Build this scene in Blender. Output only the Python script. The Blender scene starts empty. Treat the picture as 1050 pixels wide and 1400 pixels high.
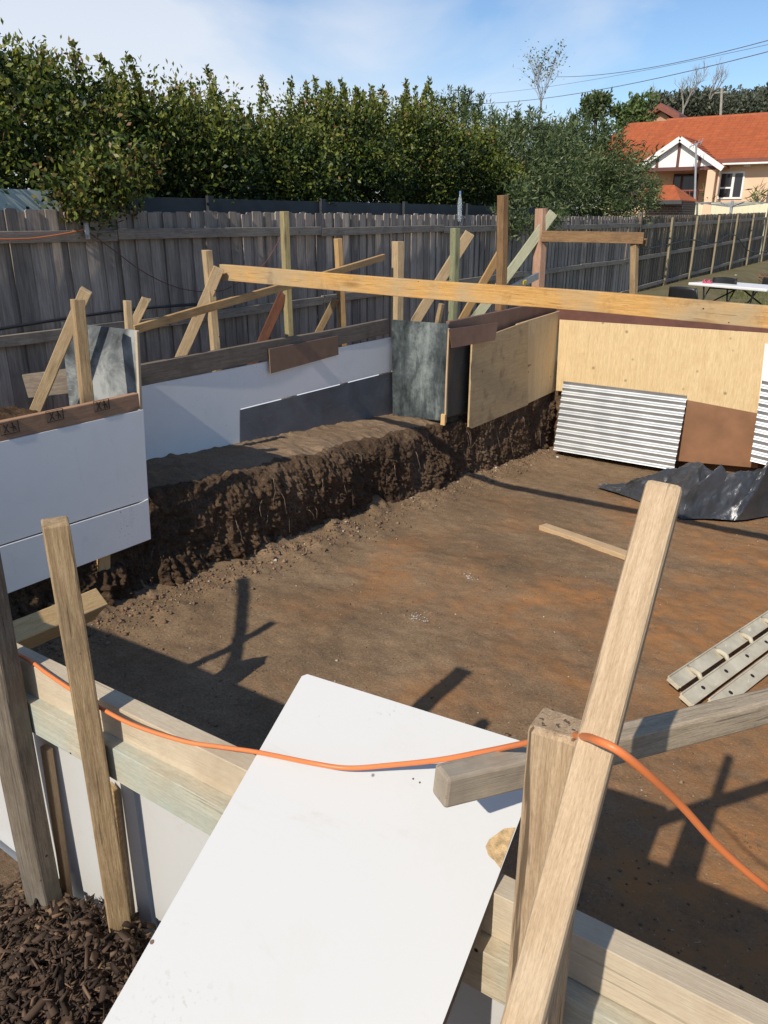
import bpy, math, random
import numpy as np
from mathutils import Vector, Matrix, noise
random.seed(7); RNG = np.random.default_rng(7)
S = bpy.context.scene
COL = S.collection
R = math.radians

# ------------------------------------------------------------------ camera, sky, sun, exposure
PITCH, YAW = 20.8, 33.8
cam = bpy.data.cameras.new('camera'); camo = bpy.data.objects.new('camera', cam); COL.objects.link(camo)
cam.sensor_fit = 'VERTICAL'; cam.sensor_height = 36; cam.lens = 36*1060/1400
cam.clip_start = .05; cam.clip_end = 3000
camo.location = (0, 0, 0); camo.rotation_euler = (R(90-PITCH), 0, R(YAW))
S.camera = camo

SUN_DIR = Vector((-.045, 1, -.83)).normalized()          # the way the light travels
sun = bpy.data.lights.new('sun', 'SUN'); suno = bpy.data.objects.new('sun', sun); COL.objects.link(suno)
sun.energy = 4.7; sun.angle = R(.55); sun.color = (1, .93, .81)
suno.rotation_euler = SUN_DIR.to_track_quat('-Z', 'Y').to_euler()
SUN_EL = math.asin(-SUN_DIR.z); SUN_AZ = math.atan2(-SUN_DIR.x, -SUN_DIR.y)   # clockwise from +Y

W = bpy.data.worlds.new('World'); S.world = W; W.use_nodes = True
nt = W.node_tree; nt.nodes.clear()
def wn(t, **k):
    n = nt.nodes.new(t)
    for a, b in k.items(): setattr(n, a, b)
    return n
sky = wn('ShaderNodeTexSky'); sky.sky_type = 'NISHITA'; sky.sun_disc = False
sky.sun_elevation = SUN_EL; sky.sun_rotation = SUN_AZ; sky.air_density = 1.0; sky.dust_density = .15; sky.ozone_density = 5.0
tc = wn('ShaderNodeTexCoord'); mp = wn('ShaderNodeMapping'); mp.inputs['Rotation'].default_value = (.15, .35, .5)
mp.inputs['Scale'].default_value = (1.1, 1.1, 3.4)
n1 = wn('ShaderNodeTexNoise'); n1.inputs['Scale'].default_value = 2.0; n1.inputs['Detail'].default_value = 6; n1.inputs['Roughness'].default_value = .5; n1.inputs['Distortion'].default_value = .6
cr = wn('ShaderNodeValToRGB'); cr.color_ramp.elements[0].position = .34; cr.color_ramp.elements[1].position = .58
sep = wn('ShaderNodeSeparateXYZ')
hz = wn('ShaderNodeMapRange'); hz.inputs[1].default_value = .02; hz.inputs[2].default_value = .42; hz.inputs[3].default_value = .95; hz.inputs[4].default_value = .55
ml = wn('ShaderNodeMath', operation='MULTIPLY')
mx = wn('ShaderNodeMix', data_type='RGBA'); mx.inputs[7].default_value = (6.6, 6.9, 7.4, 1)
bg = wn('ShaderNodeBackground'); bg.inputs['Strength'].default_value = .13
wo = wn('ShaderNodeOutputWorld'); L = nt.links.new
L(tc.outputs['Generated'], mp.inputs[0]); L(mp.outputs[0], n1.inputs['Vector']); # the veil of high cloud lies to the left and low, the sky clears towards the upper right
dt = wn('ShaderNodeVectorMath', operation='DOT_PRODUCT'); dt.inputs[1].default_value = (-.40, -.27, -.75)
ad = wn('ShaderNodeMath', operation='ADD'); ad2 = wn('ShaderNodeMath', operation='ADD'); ad2.inputs[1].default_value = .12
L(tc.outputs['Generated'], dt.inputs[0]); L(n1.outputs[0], ad.inputs[0]); L(dt.outputs['Value'], ad.inputs[1]); L(ad.outputs[0], ad2.inputs[0]); L(ad2.outputs[0], cr.inputs[0])
L(tc.outputs['Generated'], sep.inputs[0]); L(sep.outputs[2], hz.inputs[0])
L(cr.outputs[0], ml.inputs[0]); L(hz.outputs[0], ml.inputs[1]); L(ml.outputs[0], mx.inputs[0])
L(sky.outputs[0], mx.inputs[6]); L(mx.outputs[2], bg.inputs[0]); L(bg.outputs[0], wo.inputs[0])
S.view_settings.view_transform = 'Standard'; S.view_settings.look = 'None'
S.view_settings.exposure = 0.0; S.view_settings.gamma = 1
S.cycles.max_bounces = 6

# ------------------------------------------------------------------ surveying: world X = across the pool, Y = along it, Z up, eye at the origin
# at() reads where the line of sight through photo position (x, y) meets a real wall plane or level, to take off measurements
_F, _T, _A = 1060., R(PITCH), R(56.2)
def ray(x, y):
    xc = (x-525)/_F; yc = (700-y)/_F
    d = math.cos(_T)+yc*math.sin(_T); z = -math.sin(_T)+yc*math.cos(_T)
    return Vector((xc*math.sin(_A)-d*math.cos(_A), xc*math.cos(_A)+d*math.sin(_A), z))
def at(x, y, X=None, Y=None, Z=None, D=None):
    r = ray(x, y)
    if X is not None: return r*(X/r.x)
    if Y is not None: return r*(Y/r.y)
    if Z is not None: return r*(Z/r.z)
    return r*D
def dep(p): # distance along the viewing axis
    c, s = math.cos(_T), math.sin(_T)
    return (-p.x*math.cos(_A)+p.y*math.sin(_A))*c - p.z*s
def wid(px, p): return px*dep(p)/_F
def zfloor(y): return -(2.11+.09*max(y, .3))
def atfloor(x, y):
    r = ray(x, y); return r*(2.11/(-r.z-.09*r.y))
GZ = -1.75

# ------------------------------------------------------------------ object helpers
def tag(o, label=None, cat=None, group=None, kind=None):
    if label: o['label'] = label
    if cat: o['category'] = cat
    if group: o['group'] = group
    if kind: o['kind'] = kind
    return o
def empty(name, loc, label, cat, group=None):
    o = bpy.data.objects.new(name, None); COL.objects.link(o); o.location = loc; o.empty_display_size = .1
    return tag(o, label, cat, group)
ORG = {}
def worg(o): return ORG.get(o.name, Vector(o.location))
class MB:
    def __init__(s): s.v = []; s.f = []; s.m = []
    def add(s, vs, fs, mi=0):
        b = len(s.v); s.v += [tuple(v) for v in vs]; s.f += [tuple(b+i for i in f) for f in fs]; s.m += [mi]*len(fs)
    def box(s, a, b, mi=0):
        x0, y0, z0 = a; x1, y1, z1 = b
        s.add([(x0,y0,z0),(x1,y0,z0),(x1,y1,z0),(x0,y1,z0),(x0,y0,z1),(x1,y0,z1),(x1,y1,z1),(x0,y1,z1)],
              [(0,3,2,1),(4,5,6,7),(0,1,5,4),(1,2,6,5),(2,3,7,6),(3,0,4,7)], mi)
    def bar(s, A, B, w, h, up=(0,0,1), mi=0):
        A = Vector(A); B = Vector(B); d = (B-A).normalized(); y = Vector(up).cross(d)
        if y.length < 1e-4: y = Vector((1,0,0)).cross(d)
        y.normalize(); z = d.cross(y)
        q = [A+y*i*w/2+z*j*h/2 for i, j in ((-1,-1),(1,-1),(1,1),(-1,1))]; q += [p+(B-A) for p in q]
        s.add(q, [(0,3,2,1),(4,5,6,7),(0,1,5,4),(1,2,6,5),(2,3,7,6),(3,0,4,7)], mi)
    def prism(s, pts, ext, mi=0):
        n = len(pts); pts = [Vector(p) for p in pts]; e = Vector(ext)
        nrm = sum((pts[i].cross(pts[(i+1) % n]) for i in range(n)), Vector())
        if nrm.dot(e) > 0: pts.reverse()
        s.add(pts+[p+e for p in pts], [tuple(range(n)), tuple(range(2*n-1, n-1, -1))]+[(i, i+n, (i+1) % n+n, (i+1) % n) for i in range(n)], mi)
    def tube(s, path, r, n=6, mi=0):
        path = [Vector(p) for p in path]; rs = r if isinstance(r, (list, tuple)) else [r]*len(path); b = []
        ref = Vector((0, 0, 1))
        if abs((path[-1]-path[0]).normalized().z) > .9: ref = Vector((1, 0, 0))
        for i, p in enumerate(path):
            d = (path[min(i+1, len(path)-1)]-path[max(i-1, 0)]).normalized(); x = d.cross(ref)
            if x.length < 1e-3: x = d.cross(Vector((.3, 1, 0)))
            x.normalize(); y = d.cross(x)
            b += [p+(x*math.cos(t)+y*math.sin(t))*rs[i] for t in [k*2*math.pi/n for k in range(n)]]
        fs = [(i*n+k, i*n+(k+1) % n, (i+1)*n+(k+1) % n, (i+1)*n+k) for i in range(len(path)-1) for k in range(n)]
        fs += [tuple(range(n-1, -1, -1)), tuple(range((len(path)-1)*n, len(path)*n))]
        s.add(b, fs, mi)
    def build(s, name, mat, parent=None, origin=None, bevel=0, smooth=False):
        vs = np.array(s.v, float)
        if origin is None:
            lo, hi = vs.min(0), vs.max(0); origin = ((lo[0]+hi[0])/2, (lo[1]+hi[1])/2, lo[2])
        origin = Vector(origin)
        me = bpy.data.meshes.new(name); me.from_pydata([tuple(v) for v in vs-np.array(origin)], [], s.f)
        for m in (mat if isinstance(mat, (list, tuple)) else [mat]): me.materials.append(m)
        me.polygons.foreach_set('material_index', s.m)
        if smooth: me.polygons.foreach_set('use_smooth', [True]*len(me.polygons))
        me.update()
        o = bpy.data.objects.new(name, me); COL.objects.link(o); o.location = origin; ORG[o.name] = origin.copy()
        if parent: o.parent = parent; o.location = origin-worg(parent)
        if bevel:
            m = o.modifiers.new('bevel', 'BEVEL'); m.width = bevel; m.segments = 2; m.limit_method = 'ANGLE'
        return o
def np_mesh(name, V, Fq, mats, midx=None, origin=(0,0,0), parent=None, smooth=False):
    """fast mesh from numpy arrays of vertices and quads"""
    me = bpy.data.meshes.new(name); n = len(Fq); V = V-np.array(origin)
    me.vertices.add(len(V)); me.vertices.foreach_set('co', V.astype(np.float32).ravel())
    k = Fq.shape[1]
    me.loops.add(n*k); me.loops.foreach_set('vertex_index', Fq.astype(np.int32).ravel())
    me.polygons.add(n); me.polygons.foreach_set('loop_start', np.arange(0, n*k, k, dtype=np.int32)); me.polygons.foreach_set('loop_total', np.full(n, k, np.int32))
    for m in (mats if isinstance(mats, (list, tuple)) else [mats]): me.materials.append(m)
    if midx is not None: me.polygons.foreach_set('material_index', midx.astype(np.int32))
    if smooth: me.polygons.foreach_set('use_smooth', np.ones(n, bool))
    me.update(calc_edges=True); me.validate()
    o = bpy.data.objects.new(name, me); COL.objects.link(o); o.location = origin
    if parent: o.parent = parent; o.location = Vector(origin)-Vector(parent.location)
    return o

# ------------------------------------------------------------------ materials
class NT:
    def __init__(s, name):
        s.m = bpy.data.materials.new(name); s.m.use_nodes = True; s.t = s.m.node_tree; s.b = s.t.nodes['Principled BSDF']
    def n(s, t, ins=None, **k):
        x = s.t.nodes.new(t)
        for a, b in k.items(): setattr(x, a, b)
        for a, b in (ins or {}).items():
            if isinstance(b, bpy.types.NodeSocket): s.t.links.new(b, x.inputs[a])
            else: x.inputs[a].default_value = b
        return x
    def set(s, name, v):
        if isinstance(v, bpy.types.NodeSocket): s.t.links.new(v, s.b.inputs[name])
        else: s.b.inputs[name].default_value = v
    def ramp(s, fac, stops, interp='LINEAR'):
        r = s.n('ShaderNodeValToRGB', {0: fac}); r.color_ramp.interpolation = interp; e = r.color_ramp.elements
        while len(e) < len(stops): e.new(.5)
        for i, (p, c) in enumerate(stops): e[i].position = p; e[i].color = (*c, 1) if not isinstance(c, (int, float)) else (c, c, c, 1)
        return r.outputs[0]
    def noise(s, vec, scale, detail=4, rough=.55, dist=0):
        return s.n('ShaderNodeTexNoise', {'Vector': vec, 'Scale': scale, 'Detail': detail, 'Roughness': rough, 'Distortion': dist}).outputs[0]
    def mix(s, fac, a, b, mode='MIX'):
        x = s.n('ShaderNodeMix', data_type='RGBA', blend_type=mode)
        for i, v in ((0, fac), (6, a), (7, b)):
            if isinstance(v, bpy.types.NodeSocket): s.t.links.new(v, x.inputs[i])
            else: x.inputs[i].default_value = v if i == 0 else (*v, 1)
        return x.outputs[2]
    def math(s, op, a, b=None):
        return s.n('ShaderNodeMath', {0: a} if b is None else {0: a, 1: b}, operation=op).outputs[0]
    def coord(s, scale=(1,1,1), loc_random=True, rot=(0,0,0)):
        c = s.n('ShaderNodeTexCoord').outputs['Object']
        if loc_random:
            r = s.n('ShaderNodeObjectInfo').outputs['Random']
            k = s.n('ShaderNodeVectorMath', {0: (37, 53, 71), 'Scale': r}, operation='SCALE').outputs[0]
            c = s.n('ShaderNodeVectorMath', {0: c, 1: k}, operation='ADD').outputs[0]
        return s.n('ShaderNodeMapping', {0: c, 'Scale': scale, 'Rotation': rot}).outputs[0]
    def bump(s, h, strength=.3, dist=.01):
        s.set('Normal', s.n('ShaderNodeBump', {'Height': h, 'Strength': strength, 'Distance': dist}).outputs[0])
def plain(name, c, rough=.6, metal=0, var=.12, scale=6, bump=0):
    t = NT(name); v = t.coord(); n = t.noise(v, scale)
    a = [max(0, x*(1-var)) for x in c]; b = [min(1, x*(1+var)) for x in c]
    t.set('Base Color', t.ramp(n, [(.3, a), (.7, b)])); t.set('Roughness', rough); t.set('Metallic', metal)
    if bump: t.bump(t.noise(v, scale*6), bump, .005)
    return t.m
def wood(name, lo, hi, axis='x', grain=9, stain=None, stain_amt=.5, stain_at=.55, knots=True, tint=None, tint_at=.55, rough=.75, bump=.35, cracks=.4, nails=True, crack_at=.335):
    """sawn timber: stretched grain, soft stains, dark checks, knots and nail holes"""
    t = NT(name); st = {'x': (1, 24, 24), 'y': (24, 1, 24), 'z': (24, 24, 1)}[axis]
    c1 = t.coord((1, 1, 1)); c = t.n('ShaderNodeMapping', {0: c1, 'Scale': st}).outputs[0]
    warp = t.noise(c1, 3, 2)
    cc = t.mix(.02, c, t.n('ShaderNodeTexNoise', {'Vector': c1, 'Scale': 4}).outputs[1], 'ADD')
    g = t.noise(cc, grain*.35, 5, .65, .3); g2 = t.noise(cc, grain*1.6, 3, .6)
    g3 = t.noise(cc, grain*4.5, 2, .6)
    gg = t.math('ADD', t.math('MULTIPLY', g, .40), t.math('ADD', t.math('MULTIPLY', g2, .35), t.math('MULTIPLY', g3, .25)))
    col = t.ramp(gg, [(.34, [x*.82 for x in lo]), (.45, lo), (.55, [(a+b)/2*1.03 for a, b in zip(lo, hi)]), (.66, hi)])
    col = t.mix(.55, col, t.ramp(t.noise(t.n('ShaderNodeMapping', {0: c, 'Scale': (4, 1, 1)}).outputs[0] if axis == 'x' else c, grain*3.2, 4, .75), [(.34, (.62,.58,.54)), (.56, (1.0,1.0,1.0)), (.75, (1.15,1.14,1.12))]), 'MULTIPLY')
    if tint: col = t.mix(t.math('MULTIPLY', t.ramp(t.noise(c1, 2.2, 3), [(tint_at-.1, 0), (tint_at+.12, 1)]), .75), col, tint)
    if stain: col = t.mix(t.math('MULTIPLY', t.ramp(t.noise(c1, 4.5, 6, .65), [(stain_at-.06, 0), (stain_at+.16, 1)]), stain_amt), col, stain)
    if knots:
        ks = {'x': (2.2, 9, 9), 'y': (9, 2.2, 9), 'z': (9, 9, 2.2)}[axis] if nails else (6, 6, 6)
        kv = t.n('ShaderNodeTexVoronoi', {'Vector': t.n('ShaderNodeMapping', {0: c1, 'Scale': ks}).outputs[0], 'Scale': .75}).outputs[0]
        col = t.mix(t.math('MULTIPLY', t.ramp(kv, [(.07, 1), (.20, 0)] if nails else [(.05, 1), (.11, 0)]), .72), col, [x*.32 for x in lo])
    ck = t.ramp(t.noise(cc, grain*.55, 2, .4), [(crack_at-.04, 1), (crack_at+.008, 0)])
    if cracks: col = t.mix(t.math('MULTIPLY', ck, cracks), col, [x*.25 for x in lo])
    if nails:
        nv = t.n('ShaderNodeTexVoronoi', {'Vector': c1, 'Scale': 9.}).outputs[0]
        col = t.mix(t.ramp(nv, [(.036, 1), (.050, 0)]), col, (.03, .022, .018))
    t.set('Base Color', col); t.set('Roughness', rough); t.b.inputs['Specular IOR Level'].default_value = .25
    t.bump(t.math('SUBTRACT', gg, t.math('MULTIPLY', ck, .6)), bump, .006)
    return t.m
M = {}
M['stake'] = wood('stake_wood', (.30,.20,.105), (.52,.385,.225), stain=(.12,.085,.055), stain_amt=.55)
M['pale'] = wood('pale_wood', (.42,.30,.17), (.62,.48,.30), stain=(.25,.17,.10), stain_amt=.4)
M['greyed'] = wood('greyed_wood', (.34,.265,.18), (.54,.44,.315), stain=(.13,.10,.075), stain_amt=.5, tint=(.45,.39,.31))
M['long'] = wood('long_prop_wood', (.45,.325,.20), (.58,.44,.29), stain=(.30,.185,.095), stain_amt=.45, grain=9, tint=(.52,.43,.32), cracks=.5)
M['splitpost'] = wood('split_post_wood', (.36,.25,.15), (.58,.44,.29), stain=(.24,.15,.09), stain_amt=.35, grain=7, cracks=.85, bump=.6, crack_at=.375)
M['darkpost'] = wood('dark_post_wood', (.13,.105,.08), (.26,.215,.16), stain=(.07,.055,.045), stain_amt=.6, tint=(.24,.23,.20), bump=.5, crack_at=.38)
M['green'] = wood('green_treated_wood', (.20,.21,.12), (.36,.36,.22), stain=(.12,.12,.08), stain_amt=.4)
M['olivepost'] = wood('olive_wood', (.30,.245,.12), (.47,.395,.22), stain=(.16,.13,.07), stain_amt=.4)
M['palegreen'] = wood('pale_green_wood', (.40,.40,.27), (.58,.57,.40), stain=(.3,.28,.18), stain_amt=.3)
M['brownpost'] = wood('brown_post_wood', (.20,.115,.055), (.36,.23,.12), stain=(.09,.055,.03), stain_amt=.5)
M['pink'] = wood('pink_wood', (.42,.24,.16), (.60,.40,.28), stain=(.25,.15,.1), stain_amt=.4)
M['redbrown'] = wood('red_brown_wood', (.12,.05,.03), (.23,.11,.07), stain=(.06,.03,.02), stain_amt=.5)
M['yellow'] = wood('yellow_beam_wood', (.52,.28,.085), (.70,.44,.17), stain=(.13,.06,.03), stain_amt=.75, stain_at=.62, tint=(.36,.30,.20), tint_at=.55)
M['newpine'] = wood('new_pine_wood', (.62,.39,.17), (.76,.54,.28), stain=(.4,.25,.12), stain_amt=.15, cracks=.15, bump=.15)
M['thin'] = wood('thin_rail_wood', (.46,.28,.12), (.62,.42,.21), stain=(.22,.12,.06), stain_amt=.4)
M['plank'] = wood('weathered_plank_wood', (.50,.41,.29), (.60,.51,.375), stain=(.32,.23,.14), stain_amt=.5, tint=(.54,.45,.33), grain=5, cracks=.2)
M['plankgreen'] = wood('faded_green_plank_wood', (.46,.39,.275), (.59,.51,.375), stain=(.34,.24,.13), stain_amt=.5, tint=(.33,.45,.43), tint_at=.50, grain=5, cracks=.25)
M['greyplank'] = wood('grey_plank_wood', (.17,.135,.105), (.29,.24,.19), stain=(.10,.08,.06), stain_amt=.5)
M['stampplank'] = wood('stamped_plank_wood', (.38,.215,.125), (.52,.32,.20), stain=(.22,.13,.08), stain_amt=.4, cracks=.2)
M['paling'] = None
M['batten'] = wood('tan_batten_wood', (.50,.34,.19), (.66,.48,.30), stain=(.3,.2,.12), stain_amt=.25, cracks=.1)

def board(name, c, edge=.02, dirt=(.40,.36,.30), amt=.12, rough=.35):
    t = NT(name); v = t.coord()
    d = t.ramp(t.noise(v, 3.5, 7, .72), [(.50, 0), (.78, 1)])
    col = t.mix(t.math('MULTIPLY', d, amt), c, dirt)
    sm = t.noise(t.n('ShaderNodeMapping', {0: v, 'Scale': (2, 7, 2), 'Rotation': (.4, .5, .7)}).outputs[0], 2.2, 7, .7, .8)   # dragged scuffs
    col = t.mix(t.math('MULTIPLY', t.ramp(sm, [(.60, 0), (.74, 1)]), amt*1.3), col, dirt)
    mud = t.math('MULTIPLY', t.ramp(t.noise(v, 2.1, 3), [(.58, 0), (.70, 1)]), t.ramp(t.noise(v, 90, 3, .6), [(.60, 0), (.66, 1)]))   # splashed grains of mud
    col = t.mix(t.math('MULTIPLY', mud, .55), col, (.22,.15,.10))
    sp = t.n('ShaderNodeTexVoronoi', {'Vector': v, 'Scale': 4.5}).outputs[0]
    col = t.mix(t.ramp(sp, [(.018, 1), (.026, 0)]), col, (.12,.11,.10))
    t.set('Base Color', col); t.set('Roughness', t.ramp(d, [(0, rough), (1, rough+.25)])); t.b.inputs['Specular IOR Level'].default_value = .4
    t.bump(t.noise(v, 2.5, 2), .05, .02)
    return t.m
M['white'] = board('white_melamine', (.545,.54,.525), amt=.24)
M['wallwhite'] = board('white_melamine_sheet', (.90,.885,.85), amt=.12)
M['chipboard'] = plain('raw_chipboard', (.50,.34,.17), .9, var=.35, scale=90, bump=.6)
M['edgebrown'] = plain('brown_board_edge', (.13,.08,.055), .7, var=.25, scale=20)
def metal_sheet(name, a, b, c, lo=.40, hi=.62, rough=.45, metal=.35, sc=2.6):
    t = NT(name); v = t.coord()
    n = t.noise(v, sc, 8, .68, .4); sc2 = t.noise(t.n('ShaderNodeMapping', {0: v, 'Scale': (1, 1, 9), 'Rotation': (.6, .2, .4)}).outputs[0], 6, 5, .7)
    col = t.ramp(n, [(lo, a), ((lo+hi)/2, b), (hi, c)])
    col = t.mix(t.ramp(sc2, [(.62, 0), (.70, .6)]), col, [min(1, x*1.5) for x in c])
    t.set('Base Color', col); t.set('Roughness', t.ramp(n, [(.3, rough-.1), (.7, rough+.25)])); t.set('Metallic', metal)
    t.bump(n, .12, .01); return t.m
M['galv'] = metal_sheet('tarnished_galvanised_steel', (.05,.055,.06), (.15,.165,.17), (.40,.41,.40), .36, .64, metal=.2)
M['blackform'] = metal_sheet('scuffed_black_formply', (.018,.022,.024), (.09,.10,.10), (.40,.42,.40), .42, .66, rough=.4, metal=.0, sc=2.0)
def worn_panel():
    t = NT('worn_black_formply'); v = t.coord(loc_random=False); x = t.n('ShaderNodeSeparateXYZ', {0: v})
    n = t.noise(t.n('ShaderNodeMapping', {0: v, 'Scale': (2.2, 1, .8)}).outputs[0], 3.2, 8, .72, .3); fine = t.noise(v, 22, 6, .75)
    a = t.math('SUBTRACT', 1.0, t.math('MULTIPLY', t.math('ABSOLUTE', t.math('SUBTRACT', x.outputs[0], .06)), 4.2))
    b = t.math('SUBTRACT', 1.0, t.math('MULTIPLY', t.math('ABSOLUTE', t.math('SUBTRACT', x.outputs[2], .62)), 1.5))
    w = t.math('ADD', t.math('MULTIPLY', t.math('MULTIPLY', t.ramp(a, [(0, 0), (.8, 1)]), t.ramp(b, [(0, 0), (.6, 1)])), .15), t.math('ADD', t.math('MULTIPLY', n, .75), t.math('MULTIPLY', fine, .25)))
    col = t.ramp(w, [(.42, (.017,.022,.024)), (.56, (.07,.085,.088)), (.68, (.19,.215,.21)), (.82, (.34,.36,.34))])
    t.set('Base Color', col); t.set('Roughness', .5); return t.m
M['worn'] = worn_panel()
M['greysheet'] = metal_sheet('grey_steel_sheet', (.10,.105,.115), (.15,.155,.165), (.22,.225,.23), .35, .75, rough=.45, metal=.1)
M['darkform'] = metal_sheet('dark_formply', (.018,.02,.02), (.03,.032,.032), (.07,.07,.068), .35, .8, rough=.5, metal=0)
def ply(name, lo, hi, axis, stain, amt, at_):
    return wood(name, lo, hi, axis=axis, grain=3.2, stain=stain, stain_amt=amt, stain_at=at_, cracks=.10, bump=.08, knots=True, nails=False, rough=.6)
M['plyfar'] = ply('bright_plywood', (.66,.485,.26), (.73,.56,.33), 'z', (.52,.33,.16), .4, .58)
M['plyleft'] = ply('stained_plywood', (.50,.355,.185), (.58,.43,.24), 'y', (.16,.10,.06), .8, .60)
M['masonite'] = plain('brown_hardboard', (.24,.12,.062), .5, var=.18, scale=4)
M['brownflap'] = plain('brown_fibreboard', (.25,.15,.095), .8, var=.12, scale=9)
M['redflap'] = plain('red_brown_formply', (.20,.105,.075), .5, var=.2, scale=5)
M['redplank'] = plain('dark_red_formply', (.13,.055,.042), .45, var=.25, scale=5)
t = NT('zinc_corrugated_iron'); v = t.coord(); t.set('Base Color', t.ramp(t.noise(v, 5, 6), [(.35, (.42,.43,.44)), (.65, (.52,.53,.53))])); t.set('Metallic', .7); t.set('Roughness', .5); M['zinc'] = t.m
M['ladderalloy'] = metal_sheet('dull_ladder_alloy', (.42,.37,.27), (.53,.47,.35), (.62,.56,.43), .35, .7, rough=.6, metal=0, sc=6)
M['dark'] = plain('dark_hole', (.012,.011,.010), .9)
M['orange'] = plain('orange_cable_sheath', (.72,.20,.06), .45, var=.08)
M['dullred'] = plain('dull_red_cord', (.16,.06,.045), .6)
M['blackhose'] = plain('black_hose', (.02,.021,.023), .5)
M['wire'] = plain('power_line_wire', (.16,.17,.19), .6)
M['steel'] = plain('galvanised_tube', (.42,.43,.44), .4, .5)
M['stampink'] = plain('stamp_ink', (.05,.035,.028), .8)

def soil(name, dark, mid, light, clay=None, clay_at=.5, sc=1.0, grit=True, bump=.7):
    t = NT(name); v = t.coord((sc, sc, sc), loc_random=False)
    big = t.noise(v, 1.1, 5, .6, .3); fine = t.noise(v, 9, 8, .72); gr = t.noise(v, 70, 6, .8)
    f = t.math('ADD', t.math('MULTIPLY', big, .30), t.math('ADD', t.math('MULTIPLY', fine, .22), t.math('MULTIPLY', gr, .48)))
    col = t.ramp(f, [(.36, dark), (.50, mid), (.64, light)])
    if clay:
        x = t.n('ShaderNodeSeparateXYZ', {0: v})
        zone = t.math('ADD', t.math('MULTIPLY', t.noise(v, .75, 4, .6, .5), 1.0), t.math('MULTIPLY', x.outputs[0], .10))
        k = t.ramp(zone, [(clay_at-.10, 0), (clay_at+.12, 1)])
        k2 = t.math('MULTIPLY', k, t.ramp(t.noise(v, 5, 6, .7), [(.35, .15), (.62, 1)]))
        col = t.mix(k2, col, clay)
    if grit:
        vor = t.n('ShaderNodeTexVoronoi', {'Vector': v, 'Scale': 34.}).outputs[0]
        col = t.mix(t.math('MULTIPLY', t.ramp(vor, [(.06, 1), (.14, 0)]), .35), col, [min(1, x*1.9) for x in light])
    t.set('Base Color', col); t.set('Roughness', .95); t.b.inputs['Specular IOR Level'].default_value = .12
    t.bump(t.math('ADD', t.math('MULTIPLY', fine, .7), t.math('MULTIPLY', gr, .45)), bump, .04)
    return t.m
M['floor'] = soil('pit_floor_soil', (.105,.068,.040), (.235,.155,.090), (.39,.27,.16), clay=(.40,.185,.070), clay_at=.35, bump=.5)
M['bank'] = soil('cut_earth', (.042,.027,.018), (.120,.075,.045), (.30,.20,.125), bump=1.0)
M['bench'] = soil('pale_bench_soil', (.14,.092,.056), (.245,.165,.102), (.36,.255,.165), bump=.7)  # lighter soil tones for the bench faces than for the cut face
M['yard'] = soil('yard_soil', (.08,.052,.033), (.15,.10,.062), (.22,.155,.10))
M['lawn'] = soil('worn_lawn_soil', (.085,.075,.035), (.16,.135,.07), (.27,.21,.12))
M['mulch'] = plain('bark_chip', (.075,.042,.026), .9, var=.7, scale=25, bump=.8)
def islands(name, stops, rough=.5, trans=0, spec=.3):
    t = NT(name); r = t.n('ShaderNodeNewGeometry').outputs['Random Per Island']
    t.set('Base Color', t.ramp(r, stops)); t.set('Roughness', rough); t.b.inputs['Specular IOR Level'].default_value = spec
    if trans:
        o = t.t.nodes['Material Output']; tr = t.n('ShaderNodeBsdfTranslucent', {'Color': t.ramp(r, [(p, [x*1.2 for x in c]) for p, c in stops])})
        ms = t.n('ShaderNodeMixShader', {0: trans, 1: t.b.outputs[0], 2: tr.outputs[0]}); t.t.links.new(ms.outputs[0], o.inputs[0])
    return t.m
M['leaf'] = islands('shaded_hedge_leaf', [(0,(.012,.024,.006)),(.6,(.026,.050,.010)),(1,(.050,.080,.016))], .5, .10, .3)  # dark tone painted for the shaded undersides and insides of clumps
M['leafmid'] = islands('lit_hedge_leaf', [(0,(.060,.088,.013)),(.6,(.125,.152,.022)),(1,(.20,.205,.034))], .5, .16, .3)  # lighter tone painted where the clumps catch light
M['leaftip'] = islands('young_lit_leaf', [(0,(.12,.145,.03)),(.5,(.19,.20,.045)),(.8,(.25,.19,.065)),(1,(.26,.11,.05))], .45, .25)  # real young growth, also painted on the brightest clump tops
M['olive'] = islands('narrow_leaf', [(0,(.030,.050,.018)),(.5,(.078,.115,.040)),(.85,(.15,.19,.075)),(1,(.22,.23,.11))], .45, .2)
M['fargum'] = islands('distant_leaf', [(0,(.055,.066,.045)),(.6,(.10,.115,.075)),(1,(.16,.165,.115))], .6, .15)
M['farbright'] = islands('distant_bright_leaf', [(0,(.05,.085,.022)),(.6,(.10,.15,.04)),(1,(.16,.2,.07))], .6, .2)
M['poplar'] = islands('sparse_pale_leaf', [(0,(.12,.15,.08)),(1,(.26,.29,.19))], .6, .3)
M['bark'] = plain('bark', (.10,.075,.055), .9, var=.4, scale=12, bump=.5)
M['twig'] = plain('pale_twig', (.27,.24,.20), .9, var=.3)
M['grass'] = islands('grass_blade', [(0,(.05,.09,.018)),(.55,(.11,.15,.035)),(.82,(.24,.21,.09)),(1,(.34,.28,.15))], .7, .2)
M['chips'] = islands('bark_chips', [(0,(.030,.019,.013)),(.6,(.072,.046,.031)),(.9,(.13,.082,.054)),(1,(.24,.15,.085))], .9)
M['crumb'] = islands('soil_crumb', [(0,(.14,.09,.055)),(.75,(.2,.125,.075)),(.96,(.30,.20,.125)),(.992,(.45,.38,.30)),(1,(.6,.56,.5))], .95)
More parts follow.
